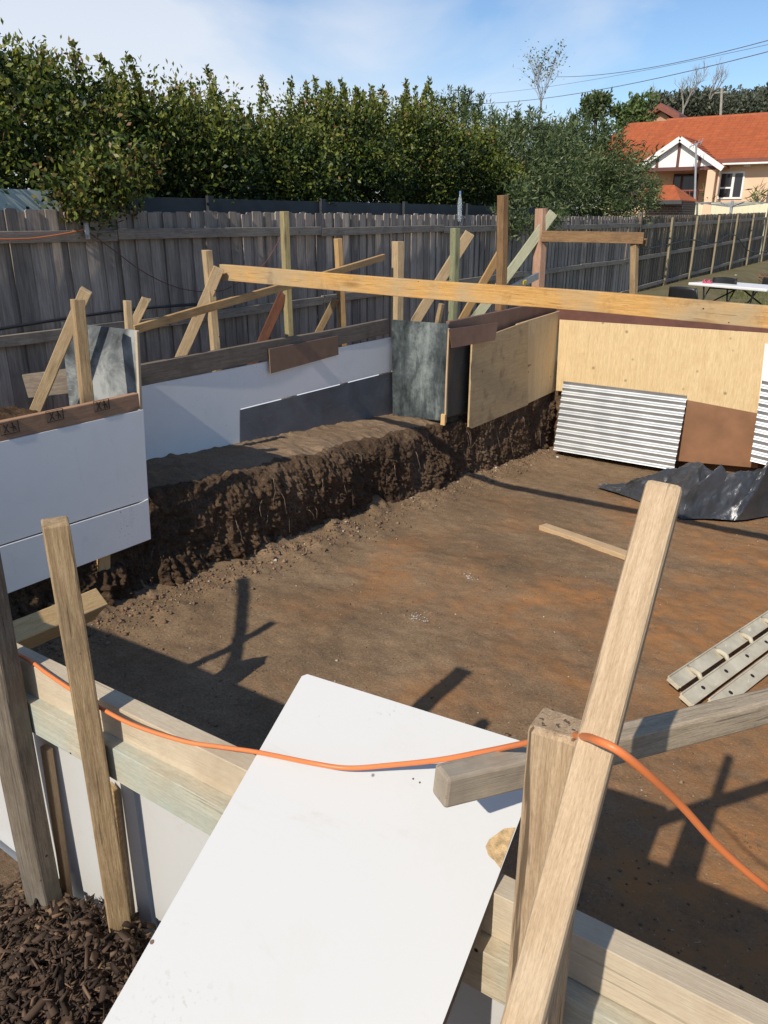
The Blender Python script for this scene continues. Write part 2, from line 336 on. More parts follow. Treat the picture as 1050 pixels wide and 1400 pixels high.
def paling_mat(name, lo, hi):
    t = NT(name); c1 = t.coord((1,1,1), loc_random=False)
    r = t.n('ShaderNodeNewGeometry').outputs['Random Per Island']
    k = t.n('ShaderNodeVectorMath', {0: (17, 31, 47), 'Scale': r}, operation='SCALE').outputs[0]
    c = t.n('ShaderNodeVectorMath', {0: c1, 1: k}, operation='ADD').outputs[0]
    g = t.noise(t.n('ShaderNodeMapping', {0: c, 'Scale': (16, 16, 1)}).outputs[0], 4, 6, .65, .3)
    col = t.ramp(g, [(.32, lo), (.68, hi)])
    col = t.mix(t.math('MULTIPLY', t.ramp(t.noise(c, 3, 5), [(.5, 0), (.75, 1)]), .45), col, [x*.5 for x in lo])
    col = t.mix(1.0, col, t.ramp(r, [(0, .62), (.5, .95), (1, 1.25)]), 'MULTIPLY')
    t.set('Base Color', col); t.set('Roughness', .85); t.b.inputs['Specular IOR Level'].default_value = .2; t.bump(g, .4, .006); return t.m
M['paling'] = paling_mat('weathered_paling', (.25,.205,.165), (.46,.39,.325))
M['paling2'] = paling_mat('brown_paling', (.15,.12,.085), (.28,.23,.17))
M['fencerail'] = wood('fence_rail_wood', (.26,.215,.17), (.44,.37,.30), axis='y', stain=(.08,.065,.055), stain_amt=.5, nails=False)
M['fencepost'] = wood('fence_post_wood', (.28,.225,.14), (.42,.34,.22), axis='z', stain=(.15,.11,.08), stain_amt=.4)
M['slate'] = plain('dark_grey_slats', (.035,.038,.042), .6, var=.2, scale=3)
M['shedgreen'] = plain('pale_green_cladding', (.66,.73,.67), .5, var=.05, scale=2)
M['salmon'] = plain('salmon_render', (.76,.52,.35), .85, var=.05, scale=1.5, bump=.1)
M['cream'] = plain('cream_steel', (.72,.66,.46), .6, var=.05, scale=2)
M['trim'] = plain('white_trim', (.80,.78,.74), .5, var=.04)
M['gutter'] = plain('red_brown_gutter', (.20,.06,.035), .5)
M['darkgutter'] = plain('dark_grey_gutter', (.05,.05,.055), .5)
M['brownbatten'] = plain('brown_batten', (.11,.04,.03), .6)
M['brick'] = None
def tile_mat():
    t = NT('terracotta_tiles'); v = t.coord((1,1,1), loc_random=False)
    b = t.n('ShaderNodeTexBrick', {'Vector': v, 'Color1': (.40,.10,.030,1), 'Color2': (.34,.08,.025,1), 'Mortar': (.22,.055,.022,1), 'Scale': 1., 'Mortar Size': .012, 'Brick Width': .27, 'Row Height': 5.})
    col = t.mix(.45, b.outputs[0], t.ramp(t.noise(v, 3.5, 6, .7), [(.35, (.27,.062,.022)), (.65, (.45,.125,.038))]))
    t.set('Base Color', col); t.set('Roughness', .8); return t.m
M['tile'] = tile_mat()
def brick_mat():
    t = NT('dark_brick'); v = t.n('ShaderNodeMapping', {0: t.coord(loc_random=False), 'Rotation': (R(90),0,0)}).outputs[0]
    b = t.n('ShaderNodeTexBrick', {'Vector': v, 'Color1': (.13,.075,.05,1), 'Color2': (.09,.055,.04,1), 'Mortar': (.2,.18,.16,1), 'Scale': 1., 'Mortar Size': .012, 'Brick Width': .23, 'Row Height': .08})
    t.set('Base Color', b.outputs[0]); t.set('Roughness', .9); return t.m
M['brick'] = brick_mat()
def glass_mat(name, tint=(.03,.03,.035)):
    t = NT(name); t.set('Base Color', (*tint, 1)); t.set('Roughness', .08); return t.m
M['pane'] = glass_mat('dark_window_glass')
t = NT('clear_plastic'); t.set('Base Color', (.75,.82,.88,1)); t.set('Roughness', .12); t.set('Transmission Weight', .75); t.set('IOR', 1.2); M['plastic'] = t.m
t = NT('yellow_vial'); t.set('Base Color', (.75,.55,.05,1)); t.set('Roughness', .2); M['vial'] = t.m
M['tabletop'] = plain('white_plastic', (.78,.77,.76), .45, var=.03)
M['chairblack'] = plain('black_plastic', (.018,.018,.02), .4)
M['pinkcloth'] = plain('pink_cloth', (.62,.10,.17), .8)
M['rock'] = plain('pale_rock', (.55,.53,.50), .9, var=.2, scale=8, bump=.6)
def tarp_mat():
    t = NT('black_polythene'); v = t.coord((1,1,1))
    n = t.noise(v, 5, 6, .7, 1.2)
    t.set('Base Color', t.ramp(t.noise(v, 2.2, 5, .65), [(.35, (.026,.028,.031)), (.60, (.055,.057,.062)), (.75, (.13,.115,.10))])); t.set('Roughness', t.ramp(n, [(.3, .26), (.7, .46)])); t.b.inputs['Specular IOR Level'].default_value = .8
    t.bump(n, .35, .03); return t.m
M['tarp'] = tarp_mat()

# ------------------------------------------------------------------ SETTING: ground, pit, earth bank
XR = 2.6          # right side of the pit (out of the picture)
XL = -3.9         # left side of the pit (line of the boards)
YN, YF = .92, 9.80
def fb(x, y, z, o=5, h=.9, l=2.1): return noise.fractal(Vector((x, y, z)), h, l, o)
def grid_obj(name, xs, ys, zf, mat, kind='structure', smooth=True):
    X, Y = np.meshgrid(xs, ys); P = np.empty((X.size, 3)); P[:,0] = X.ravel(); P[:,1] = Y.ravel()
    for i in range(len(P)): P[i,2] = zf(P[i,0], P[i,1])
    nx = len(xs); ny = len(ys); I = np.arange(nx*ny).reshape(ny, nx)
    F = np.stack([I[:-1,:-1], I[:-1,1:], I[1:,1:], I[1:,:-1]], -1).reshape(-1, 4)
    o = np_mesh(name, P, F, mat, smooth=smooth)
    if kind: tag(o, kind=kind)
    return o
# pit floor
def floor_z(x, y):
    z = zfloor(y) + .022*fb(x*1.3, y*1.3, 0, 4) + .007*fb(x*7, y*7, 3, 4) + .006*abs(fb(x*22, y*22, 6, 2))
    d = x-(-3.75)
    if d < .5: z += .10*max(0, .5-d)**2*4*(.6+.9*max(0, fb(x*3, y*3, 8, 4))) 
    return z
grid_obj('pit_floor', np.linspace(-4.3, XR+.1, 330), np.linspace(.80, 10.0, 430), floor_z, M['floor'])
# earth bank along the left side: toe, ragged cut face, bench
def smooth01(t): t = max(0, min(1, t)); return t*t*(3-2*t)
def bank_profile(y):
    """level of the top of the cut"""
    bench = -1.84-.09*(y-4.67)
    a = smooth01((y-2.98)/.25); b = smooth01((y-6.90)/.14)
    return (-1.97*(1-a)+bench*a)*(1-b)+(-2.06)*b
def bank_mesh():
    ys = np.linspace(.8, 9.95, 760); NT_ = 74; NB = 28
    P = np.empty((len(ys), NT_+NB, 3))
    for i, y in enumerate(ys):
        zt = bank_profile(y); zb = zfloor(y)-.06; H = zt-zb
        far = smooth01((y-6.8)/.2); near = 1-smooth01((y-2.9)/.2); mid = (1-far)*(1-near)
        for j in range(NT_):
            s = j/(NT_-1); z = zb+H*s
            x = -3.80-(.10*s if far > .5 else .135*s)-.02*near*s
            # crumbled shoulder, cut back unevenly where the soil broke away
            lip = max(0, s-.72)/.28; x -= lip**3*(.02+.10*max(0, fb(y*2.3, 1, 5, 3)+.2))*mid
            # bucket teeth left shallow vertical grooves; slabs and clods break them up
            am = max(0, fb(y*1.3, z*1.1, 61, 3)+.35); tooth = am*(.050*fb(y*7.5+.5*fb(y*2, z*2, 3, 2), z*1.3, 1.5, 4)+.024*(1-abs(fb(y*17, z*1.6, 4.2, 3))*2.6))
            slab_ = .060*fb(y*1.9, z*1.8, 7, 5)+.030*math.floor(2.5*(fb(y*3.2, z*3.4, 12, 3)+.5))/2.5
            vd, _ = noise.voronoi(Vector((y*6+.5*fb(y*9, z*9, 3, 2), z*4.5, 2.)))
            clod = .026*min(.55, vd[1]-vd[0])-.01+.020*fb(y*13, z*11, 9, 4)+.034*abs(fb(y*27, z*22, 11, 3))+.018*fb(y*60, z*55, 13, 2)
            k = min(1, s*5+.3)*(1-.45*lip)
            foot = .9*max(0, .13-s)**1.0*(.5+1.2*max(0, fb(y*3, 0, 31, 4)))*.35
            x += k*(tooth+slab_+clod)+foot
            if y > 6.9 and z > -2.30: x = min(x, -3.865+.02*fb(y*15, z*12, 2, 3))
            if y < 3.08 and z > -2.05: x = min(x, -3.90+.02*fb(y*15, z*12, 2, 3))
            P[i,j] = (x, y+.010*fb(y*20, s*9, 2, 2), z+.030*fb(y*5, s*5, 17, 4)*s+.014*fb(y*21, s*9, 19, 3)*s)
        xt = P[i,NT_-1,0]; zl = P[i,NT_-1,2]
        for j in range(NB):
            s = (j+1)/NB; x = xt*(1-s)+(-4.75)*s; e = min(1, s*4)
            P[i,NT_+j] = (x, y, zl*(1-e)+e*zt+.035*math.sin(min(1, s*2.2)*math.pi*.5)+.018*fb(x*4, y*4, 3, 5)+.012*fb(x*13, y*13, 5, 4))
    n = NT_+NB; I = np.arange(len(ys)*n).reshape(len(ys), n)
    F = np.stack([I[:-1,:-1], I[:-1,1:], I[1:,1:], I[1:,:-1]], -1).reshape(-1, 4)[:, ::-1]
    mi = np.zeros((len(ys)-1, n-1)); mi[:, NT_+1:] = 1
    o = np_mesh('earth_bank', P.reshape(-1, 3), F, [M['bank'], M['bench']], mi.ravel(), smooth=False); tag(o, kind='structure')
    return P
BANK = bank_mesh()
# plain cut faces on the other three sides, mostly behind the boards
def cut_face(name, A, B, n=120):
    A = Vector(A); B = Vector(B); d = (B-A); nrm = Vector((d.y, -d.x, 0)).normalized()
    vs = []; m = 24
    for i in range(n+1):
        p = A+d*i/n
        for j in range(m+1):
            s = j/m; z0 = zfloor(p.y)-.06; z = z0+(GZ-.02-z0)*s
            q = p+nrm*(.05*fb(i*.12, s*3, 40, 4)+.02); vs.append((q.x, q.y, z))
    k = m+1; I = np.arange((n+1)*k).reshape(n+1, k)
    F = np.stack([I[:-1,:-1], I[1:,:-1], I[1:,1:], I[:-1,1:]], -1).reshape(-1, 4)
    tag(np_mesh(name, np.array(vs), F, M['bank'], smooth=True), kind='structure')
cut_face('pit_end_face', (XL-.1, YF+.06, 0), (XR, YF+.06, 0)); cut_face('pit_side_face', (XR, YF+.1, 0), (XR, .8, 0)); cut_face('pit_near_face', (XR, .90, 0), (XL-.3, .90, 0))
# ground round the pit, one sheet that reaches the horizon, with the pit left open
def ground_sheet():
    xs = [-900, -200, -60, -20, -9, -7, -6.2, -5.6, -5.2, -4.72, -4.3, XR+.02, 3.2, 4, 6, 9, 14, 30, 120, 900]
    ys = [-300, -60, -15, -4, -2, -1, -.4, 0, .4, .86, 2, 4, 6, 8, 9.84, 10.6, 11.5, 12.5, 14, 16, 19, 23, 28, 34, 42, 60, 150, 900]
    xs = sorted(set(xs+list(np.linspace(-4.3, XR+.02, 14)))); V = []; F = []
    for y in ys:
        for x in xs:
            z = GZ
            if abs(x) < 20 and -5 < y < 45: z += .04*fb(x*.7, y*.7, 9, 3)
            if -5.5 < x < -4.0 and y > .9: z = max(z, -1.55)
            if 10 < y < 30 and x > -5.3: z += .10*max(0, fb(x*.5, y*.4, 19, 3))
            V.append((x, y, z))
    n = len(xs)
    for j in range(len(ys)-1):
        for i in range(n-1):
            xm = (xs[i]+xs[i+1])/2; ym = (ys[j]+ys[j+1])/2
            if -4.72 < xm < XR and .86 < ym < 9.84: continue
            F.append((j*n+i, j*n+i+1, (j+1)*n+i+1, (j+1)*n+i))
    me = bpy.data.meshes.new('ground'); me.from_pydata(V, [], F); me.materials.append(M['yard']); me.materials.append(M['lawn'])
    for p in me.polygons:
        p.use_smooth = True
        if p.center.y > 9.9 or p.center.x < -6.2: p.material_index = 1
    o = bpy.data.objects.new('ground', me); COL.objects.link(o); tag(o, kind='structure')
ground_sheet()
# loose backfill heaped behind the front left boards
def backfill(x, y):
    s = smooth01((y-1.2)/.5)*smooth01((3.2-y)/.35)*smooth01((x+5.4)/.5)
    return GZ-.05+s*(.62+.05*fb(x*3, y*3, 50, 4)+.03*fb(x*11, y*11, 51, 3))
tag(grid_obj('backfill_soil', np.linspace(-5.45, -3.93, 70), np.linspace(1.1, 3.17, 90), backfill, M['bank'], kind=None), kind='structure')

# crumbs of earth, pebbles and white chips scattered over the pit floor
def blob_cloud(name, pts, sizes, mat, flat=.7, kind='stuff', label=None):
    base = np.array([(1,0,0),(-1,0,0),(0,1,0),(0,-1,0),(0,0,1),(0,0,-1)], float)
    tri = np.array([(0,2,4),(2,1,4),(1,3,4),(3,0,4),(2,0,5),(1,2,5),(3,1,5),(0,3,5)])
    n = len(pts); V = base[None]*(RNG.uniform(.55, 1.3, (n, 6, 1)))*sizes[:,None,None]; V[:,:,2] *= flat
    a = RNG.uniform(0, 6.28, n); c, s = np.cos(a)[:,None], np.sin(a)[:,None]
    x = V[:,:,0]*c-V[:,:,1]*s; y = V[:,:,0]*s+V[:,:,1]*c; V[:,:,0] = x; V[:,:,1] = y
    V += pts[:,None]
    F = (tri[None]+np.arange(n)[:,None,None]*6).reshape(-1, 3)
    o = np_mesh(name, V.reshape(-1, 3), F, mat); tag(o, label, None, None, kind); return o
n = 20000; px_ = RNG.uniform(-3.7, XR-.1, n); py_ = RNG.uniform(1.0, 9.7, n)
nb = 3600; bx_ = -3.78+np.abs(RNG.normal(0, .14, nb)); by_ = RNG.uniform(1.2, 9.6, nb)
px_ = np.concatenate([px_, bx_]); py_ = np.concatenate([py_, by_])
sz = np.concatenate([RNG.lognormal(-5.75, .5, n), RNG.lognormal(-5.0, .55, nb)]).clip(.002, .03)
pz = np.array([floor_z(a, b) for a, b in zip(px_, py_)])+sz*.25
tag(blob_cloud('soil_crumbs', np.stack([px_, py_, pz], 1), sz, M['crumb']), 'loose crumbs of brown earth and pale grit over the pit floor', 'soil crumbs', kind='stuff')
def straw():
    n = 1500; C = np.stack([RNG.uniform(-3.6, XR-.1, n), RNG.uniform(1, 9.6, n), np.zeros(n)], 1)
    C[:,2] = [floor_z(a, b)+.006 for a, b in C[:,:2]]; a = RNG.uniform(0, 6.28, n); L_ = RNG.lognormal(-4.0, .5, n)[:,None]
    d = np.stack([np.cos(a), np.sin(a), RNG.normal(0, .12, n)], 1); sd = np.stack([-np.sin(a), np.cos(a), np.zeros(n)], 1)*.0016
    V = np.stack([C-sd, C+sd, C+d*L_+sd*.4, C+d*L_-sd*.4], 1).reshape(-1, 3)
    tag(np_mesh('straw_slivers', V, np.arange(n*4).reshape(n, 4), islands('dry_sliver', [(0,(.16,.11,.07)),(.6,(.32,.24,.15)),(1,(.5,.42,.3))], .9)), 'dry slivers and root bits strewn over the pit floor', 'debris', kind='stuff')
straw()
# roots and dry strands hanging out of the bank
def roots():
    mb = MB()
    for k in range(95):
        y = random.uniform(1.6, 9.4); i = int((y-.8)/(9.15)*759); j = random.randint(30, 73); p = Vector(BANK[i, j])
        path = [p+Vector((-.01, 0, 0))]; d = Vector((.5, random.uniform(-.6, .6), random.uniform(-.3, .5)))
        for s in range(7):
            d = d*.65+Vector((random.uniform(-.12, .2), random.uniform(-.3, .3), random.uniform(-.75, .05)))
            path.append(path[-1]+d*random.uniform(.012, .045))
        mb.tube(path, [random.uniform(.0012, .0032)*(1-.1*q) for q in range(8)], 4)
    for (x, y) in [(700, 660), (470, 680), (735, 655)]: pass
    tag(mb.build('hanging_roots', plain('root', (.26,.19,.13), .9, var=.3)), 'thin pale roots poking out of the cut earth bank', 'roots', kind='stuff')
roots()

# ------------------------------------------------------------------ timber
def timber(name, A, B, w, h, mat, label, cat, up=(0,0,1), group=None, parent=None, wob=.004, bevel=.004, rag=0, taper=1.0):
    """one length of sawn timber from A to B; local X runs along the grain"""
    A = Vector(A); B = Vector(B); d = B-A; Ln = d.length; d.normalize(); y = Vector(up).cross(d)
    if y.length < 1e-3: y = Vector((0,1,0)).cross(d)
    y.normalize(); z = d.cross(y); n = max(6, int(Ln/.12)); vs = []; fs = []
    r = random.Random(hash((round(A.x, 3), round(B.y, 3), round(w, 3))))
    ph = [r.uniform(0, 6.28) for _ in range(4)]; bow = r.uniform(-1, 1)*.004*Ln
    prof = [(-1,-1),(1,-1),(1,1),(-1,1)]
    for i in range(n+1):
        s = i/n; x = Ln*s; oy = wob*math.sin(3.1*x+ph[0])+bow*math.sin(math.pi*s); oz = wob*math.sin(2.3*x+ph[1])
        k = 1+(taper-1)*s
        for q, (a, b) in enumerate(prof):
            jx = (r.uniform(-rag, rag)) if i in (0, n) else 0
            vs.append((x+jx, a*w/2*k*(1+.015*math.sin(5*x+ph[2]+q))+oy, b*h/2*k*(1+.015*math.sin(4*x+ph[3]+q))+oz))
    for i in range(n):
        for q in range(4): fs.append((i*4+q, (i+1)*4+q, (i+1)*4+(q+1) % 4, i*4+(q+1) % 4))
    fs += [(0,1,2,3), (n*4+3, n*4+2, n*4+1, n*4)]
    fs = [f[::-1] for f in fs]
    me = bpy.data.meshes.new(name); me.from_pydata(vs, [], fs); me.materials.append(mat); me.update()
    import bmesh
    bm = bmesh.new(); bm.from_mesh(me); bmesh.ops.recalc_face_normals(bm, faces=bm.faces); bm.to_mesh(me); bm.free()
    o = bpy.data.objects.new(name, me); COL.objects.link(o)
    mat4 = Matrix(((d.x, y.x, z.x, A.x), (d.y, y.y, z.y, A.y), (d.z, y.z, z.z, A.z), (0, 0, 0, 1)))
    o.matrix_world = mat4
    if parent: o.parent = parent; o.matrix_world = mat4; o.matrix_parent_inverse = Matrix.Translation(-Vector(parent.location))
    m = o.modifiers.new('bevel', 'BEVEL'); m.width = min(bevel, w*.2, h*.2); m.segments = 2; m.limit_method = 'ANGLE'; m.angle_limit = R(50)
    if label: tag(o, label, cat, group)
    return o
def slab(name, pts, ext, mat, label=None, cat=None, parent=None, group=None, bevel=.0015):
    mb = MB(); mb.prism(pts, ext); o = mb.build(name, mat, parent, bevel=bevel)
    if label: tag(o, label, cat, group)
    return o

# ------------------------------------------------------------------ near side of the formwork
timber('upper_plank', (-4.1, .862, -1.045), (1.7, .885, -1.045), .045, .09, M['plank'], 'weathered cream plank along the top of the near form, orange cable lying on it', 'plank', bevel=.0016)
timber('lower_plank', (-4.1, .8625, -1.136), (1.7, .8855, -1.136), .045, .09, M['plankgreen'], 'faded blue green plank fixed directly below the near cream plank', 'plank', bevel=.0016)
slab('form_panel', [(-4.1, .889, -1.19), (-1.30, .889, -1.19), (-1.30, .889, -2.02), (-4.1, .889, -2.02)], (0, .016, 0), M['white'], 'white panel behind the two near stakes, left of the chipboard edge', 'panel')
slab('form_panel', [(-1.285, .891, -1.19), (1.7, .891, -1.19), (1.7, .891, -2.02), (-1.285, .891, -2.02)], (0, .016, 0), M['white'], 'white panel partly hidden under the big tilted white sheet', 'panel')
# post and batten positions measured off the photo
p0 = at(62, 1250, Y=.775)
_b = at(71, 1262, Y=.808)
timber('thick_post', _b+Vector((0,0,-.35)), (_b.x, _b.y, -.25), .105, .050, M['darkpost'], 'thick dark weathered post at the left edge of the photo standing in bark mulch', 'post', up=(0,1,0), bevel=.006)
timber('near_stake', at(171, 1320, Y=.808)+Vector((0,0,-.25)), at(74, 712, Y=.808), .052, .050, M['stake'], 'knotty square stake standing before the near plank, right of the thick dark post', 'stake', up=(.6,1,0), bevel=.004)
timber('tan_batten', at(97, 1260, Y=.872)+Vector((0,0,-.2)), at(62, 1020, Y=.872), .030, .018, M['batten'], 'thin tan batten just behind the thick dark post', 'batten', up=(0,1,0))
timber('wall_batten', (-2.6, .876, -1.20), (-1.36, .879, -1.20), .012, .03, M['batten'], 'short tan rail under the faded green plank behind the near stake', 'batten')
timber('chipboard_strip', at(184, 1320, Y=.876)+Vector((0,0,-.15)), at(155, 1075, Y=.876), .022, .016, M['chipboard'], 'raw chipboard strip running down behind the near stake', 'strip', up=(0,1,0), rag=.01)
# split post, long leaning prop and the timber nailed behind them
timber('split_post', (-.259, .778, -1.95), (-.259, .778, -.572), .072, .056, M['splitpost'], 'short split grey post with cracked flat top, orange cable passing behind it', 'post', up=(0,1,0), bevel=.007, rag=.006)
b = at(914, 663, D=.94); a = at(733, 1304, D=.845); a = a+(a-b).normalized()*1.02
timber('long_prop', a, b, .043, .034, M['long'], 'long bleached prop leaning out over the pit at right, its rounded top highest', 'prop', up=(-.08,1,0), bevel=.008)
_a = at(600, 1074, D=1)*(.84/ray(600,1074).y*.955); _b = at(1075, 955, Y=1.43); _e = _b+(_b-_a)*.85
timber('cross_timber', _a, _e, .040, .052, M['greyed'], 'grey timber nailed crosswise behind the split post, cut end over the white sheet', 'timber', bevel=.005)
timber('pit_post', (_e.x-.02, _e.y+.05, zfloor(_e.y)-.1), (_e.x-.02, _e.y+.05, _e.z+.08), .06, .05, M['stake'], 'post on the pit floor just right of the photo carrying the crosswise grey timber', 'post', up=(0,1,0))
# stake beyond the left edge and the boards whose shadows fall on the pit floor
timber('side_stake', (-2.88, .79, -1.95), (-2.88, .79, -.40), .06, .06, M['stake'], 'square stake on the near form left of the photo, seen by its shadow', 'stake')
timber('side_prop', (-2.55, .80, -.98), (-3.45, .80, -.10), .035, .07, M['pale'], 'sloping prop on the near form left of the photo, seen by its shadow', 'prop', up=(0,1,0))

# the big tilted white sheet
def big_sheet():
    s, u0, z0 = .55, .86, -.993
    def pl(x, y):
        r = ray(x, y); return r*((z0-s*u0)/(r.z-s*r.y))
    P = [pl(415, 920), pl(747, 1024)]
    c = pl(140, 1400); d = pl(605, 1400)
    c2 = P[0]+(c-P[0])*1.9; d2 = P[1]+(d-P[1])*1.9
    nrm = (P[1]-P[0]).cross(c-P[0]).normalized()
    if nrm.z < 0: nrm = -nrm
    chip0 = pl(717, 1105); chipa = pl(694, 1134); chipb = pl(668, 1150); chipc = pl(664, 1160); chipd = pl(676, 1180); chip1 = pl(686, 1186)
    th = .016
    root = empty('tilted_sheet', (P[0]+d2)/2-nrm*th, 'large white board tilted across the near plank, chipped on its right edge', 'board')
    outline = [P[0]+(P[1]-P[0])*.018, P[0]+(P[1]-P[0])*.95, P[1], d2, c2, P[0]+(c-P[0])*.012]
    mb = MB(); mb.prism(outline, -nrm*th)
    o = mb.build('board', [M['white'], M['edgebrown']], root)
    for p in o.data.polygons:
        if abs(p.normal.dot(nrm)) < .5: p.material_index = 1
    # broken corner of the melamine: the raw chipboard is a thin scab standing 1 mm proud
    lift = nrm*.0006
    mb = MB(); edge = lambda y: pl(713-(y-1110)*.3724, y)
    pts = [edge(1132), pl(690, 1133), pl(679, 1141), pl(669, 1148), pl(664, 1158), pl(668, 1170), pl(677, 1178), pl(684, 1187), edge(1188)]
    mb.prism([p+lift for p in pts], nrm*.0012); mb.build('broken_patch', M['chipboard'], root)
    for (x, y, r) in [(565, 1065, .0018), (574, 1070, .0018), (208, 1288, .004)]:
        mb = MB(); p = pl(x, y)+nrm*.0004; a = (P[1]-P[0]).normalized(); b = nrm.cross(a)
        q = [p+(a*math.cos(k)+b*math.sin(k))*r for k in [i*math.pi/4 for i in range(8)]]; mb.prism(q, nrm*.0006); mb.build('screw_hole', M['edgebrown'], root)
big_sheet()

# ------------------------------------------------------------------ left side of the formwork
V_ = -3.85; VR = -4.60
timber('stamped_plank', (V_-.022, .95, -1.048), (V_-.022, 3.06, -1.048), .044, .10, M['stampplank'], 'reddish plank with dark ink stamps along the top of the near left white boards', 'plank', bevel=.004)
pk = bpy.data.objects['stamped_plank']
for (x, y) in [(13, 585), (75, 568), (139, 554)]:
    c = at(x, y, X=V_+.0012); mb = MB()
    def ln(a, b, w=.006): mb.bar((c.x, c.y+a[0], c.z+a[1]), (c.x, c.y+b[0], c.z+b[1]), .0016, w, up=(1,0,0))
    w, h = .052, .030
    ln((-w,-h),(w,-h)); ln((-w,h),(w,h)); ln((-w,-h),(-w,h)); ln((w,-h),(w,h)); ln((-w*.6,-h*.8),(-w*.1,h*.8)); ln((-w*.6,h*.8),(-w*.1,-h*.8)); ln((w*.1,0),(w*.7,0)); ln((w*.4,-h*.8),(w*.4,h*.8)); ln((w*.75,-h*.7),(w*.3,h*.8))
    st = mb.build('ink_stamp', M['stampink']); st.parent = pk; st.matrix_parent_inverse = pk.matrix_world.inverted()
slab('front_board', [at(-25, 610, X=V_), at(196, 560, X=V_), at(203, 683, X=V_), at(190, 686, X=V_), at(5, 744, X=V_), at(-40, 760, X=V_)], (-.016, 0, 0), M['wallwhite'], 'large white board under the stamped plank on the near left side', 'board')
slab('front_board', [at(-40, 763, X=V_+.004), at(5, 746.5, X=V_+.004), at(190, 688.5, X=V_+.004), at(203, 682, X=V_+.004), at(206.5, 737, X=V_+.004), at(20, 808, X=V_+.004), at(-40, 832, X=V_+.004)], (-.016, 0, 0), M['wallwhite'], 'lower strip of white board hanging over the dark earth at left', 'board')
timber('peg', at(141, 782, X=V_-.05), at(139, 690, X=V_-.05), .085, .04, M['newpine'], 'stub of tan timber showing below the lower white board', 'peg', up=(1,0,0))
# yellow timber lying in the pit below the left boards
timber('pit_brace', at(-30, 893, D=2.85), at(128, 826, D=3.35), .09, .135, M['newpine'], 'new yellow timber wedged low between the left earth and the near stake', 'brace', up=(.75,-.1,.8))
# galvanised end panel of the recess
slab('galvanised_panel', [at(83, 440, Y=3.16), at(188, 452, Y=3.16), at(191, 545, Y=3.16), at(193, 640, Y=3.16), at(104, 640, Y=3.16)], (0, .012, 0), M['galv'], 'tarnished galvanised sheet standing upright behind the stamped plank', 'panel')
timber('pale_edge', at(186, 452, Y=3.15), at(192, 575, Y=3.15), .022, .022, M['plank'], 'pale edge strip up the right side of the galvanised sheet', 'strip', up=(0,1,0))
timber('soil_board', at(38, 528, Y=3.2, )+Vector((-.02,0,0)), at(100, 520, Y=3.28), .03, .17, M['greyplank'], 'short grey board on edge behind the pale leaning prop at far left', 'board')
# recess wall
timber('grey_plank', (VR-.022, 3.17, -1.075), (VR-.022, 6.95, -1.075), .045, .155, M['greyplank'], 'long grey weathered plank capping the recessed white boards', 'plank', bevel=.004)
slab('recess_board', [at(188, 529, X=VR), at(535, 461, X=VR), at(537, 507, X=VR-.0), at(329, 559, X=VR), at(329, 613, X=VR), at(195, 655, X=VR)], (-.016, 0, 0), M['wallwhite'], 'white board set back in the recess, above the earth bench', 'board')
slab('steel_sheet', [at(328, 560.5, X=VR+.006), at(537.5, 508, X=VR+.006), at(538, 573, X=VR+.006), at(328, 614, X=VR+.006)], (-.004, 0, 0), M['greysheet'], 'scratched grey steel sheet low on the recess wall beside the earth bench', 'sheet')
slab('brown_offcut', [at(368, 477, X=VR+.035), at(462, 459, X=VR+.035), at(463, 485, X=VR+.035), at(370, 511, X=VR+.035)], (-.008, 0, 0), M['brownflap'], 'brown fibreboard offcut nailed over the grey plank and white board joint', 'offcut')
# black end panel of the recess
YB = 6.95
slab('formply_sheet', [at(535, 437, Y=YB), at(613, 443, Y=YB), at(612, 507, Y=YB), at(611, 570, Y=YB), at(600, 575, Y=YB), at(537, 568, Y=YB)], (0, .018, 0), M['worn'], 'scuffed black form panel with worn pale middle closing the far end of the recess', 'panel')
timber('panel_edge', at(613.5, 449, Y=YB-.004), at(609.5, 578, Y=YB-.004), .018, .022, M['batten'], 'thin raw edge strip down the right side of the scuffed black panel', 'strip', up=(0,1,0))
timber('timber_stub', at(605.5, 581, Y=YB-.02), at(606.5, 566, Y=YB-.02), .05, .03, M['newpine'], 'little timber foot under the corner of the scuffed black panel', 'peg', up=(0,1,0))
# long run beyond the recess
slab('dark_panel', [at(614, 452, X=-3.87), at(650, 445, X=-3.87), at(700, 545, X=-3.87), at(611, 571, X=-3.87)], (-.016, 0, 0), M['darkform'], 'plain dark form panel in the gap left of the stained plywood', 'panel')
timber('cap_plank', (-3.90, 6.98, -1.12), (-3.90, 9.76, -1.12), .04, .28, M['redflap'], 'dull red brown form plank capping the plywood on the left side', 'plank')
slab('stained_plywood', [at(646, 467, X=-3.80), at(722, 439, X=-3.80), at(722, 553.5, X=-3.80), at(645, 586, X=-3.80), at(641, 584, X=-3.80)], (-.02, 0, 0), M['plyleft'], 'knotty stained plywood sheet with dark streaks and bruised edge', 'plywood sheet')
slab('plain_plywood', [at(707, 443, X=-3.812), at(766, 425, X=-3.812), at(760, 534, X=-3.812), at(707, 558.5, X=-3.812)], (-.02, 0, 0), M['plyfar'], 'plain yellowish plywood sheet in the far corner of the left side', 'plywood sheet')
slab('red_flap', [at(614, 450, X=-3.775), at(681, 441, X=-3.74), at(677, 465, X=-3.74), at(618, 476, X=-3.775)], (-.008, 0, 0), M['redflap'], 'red brown flap of board tacked over the corner above the dark panel', 'offcut')
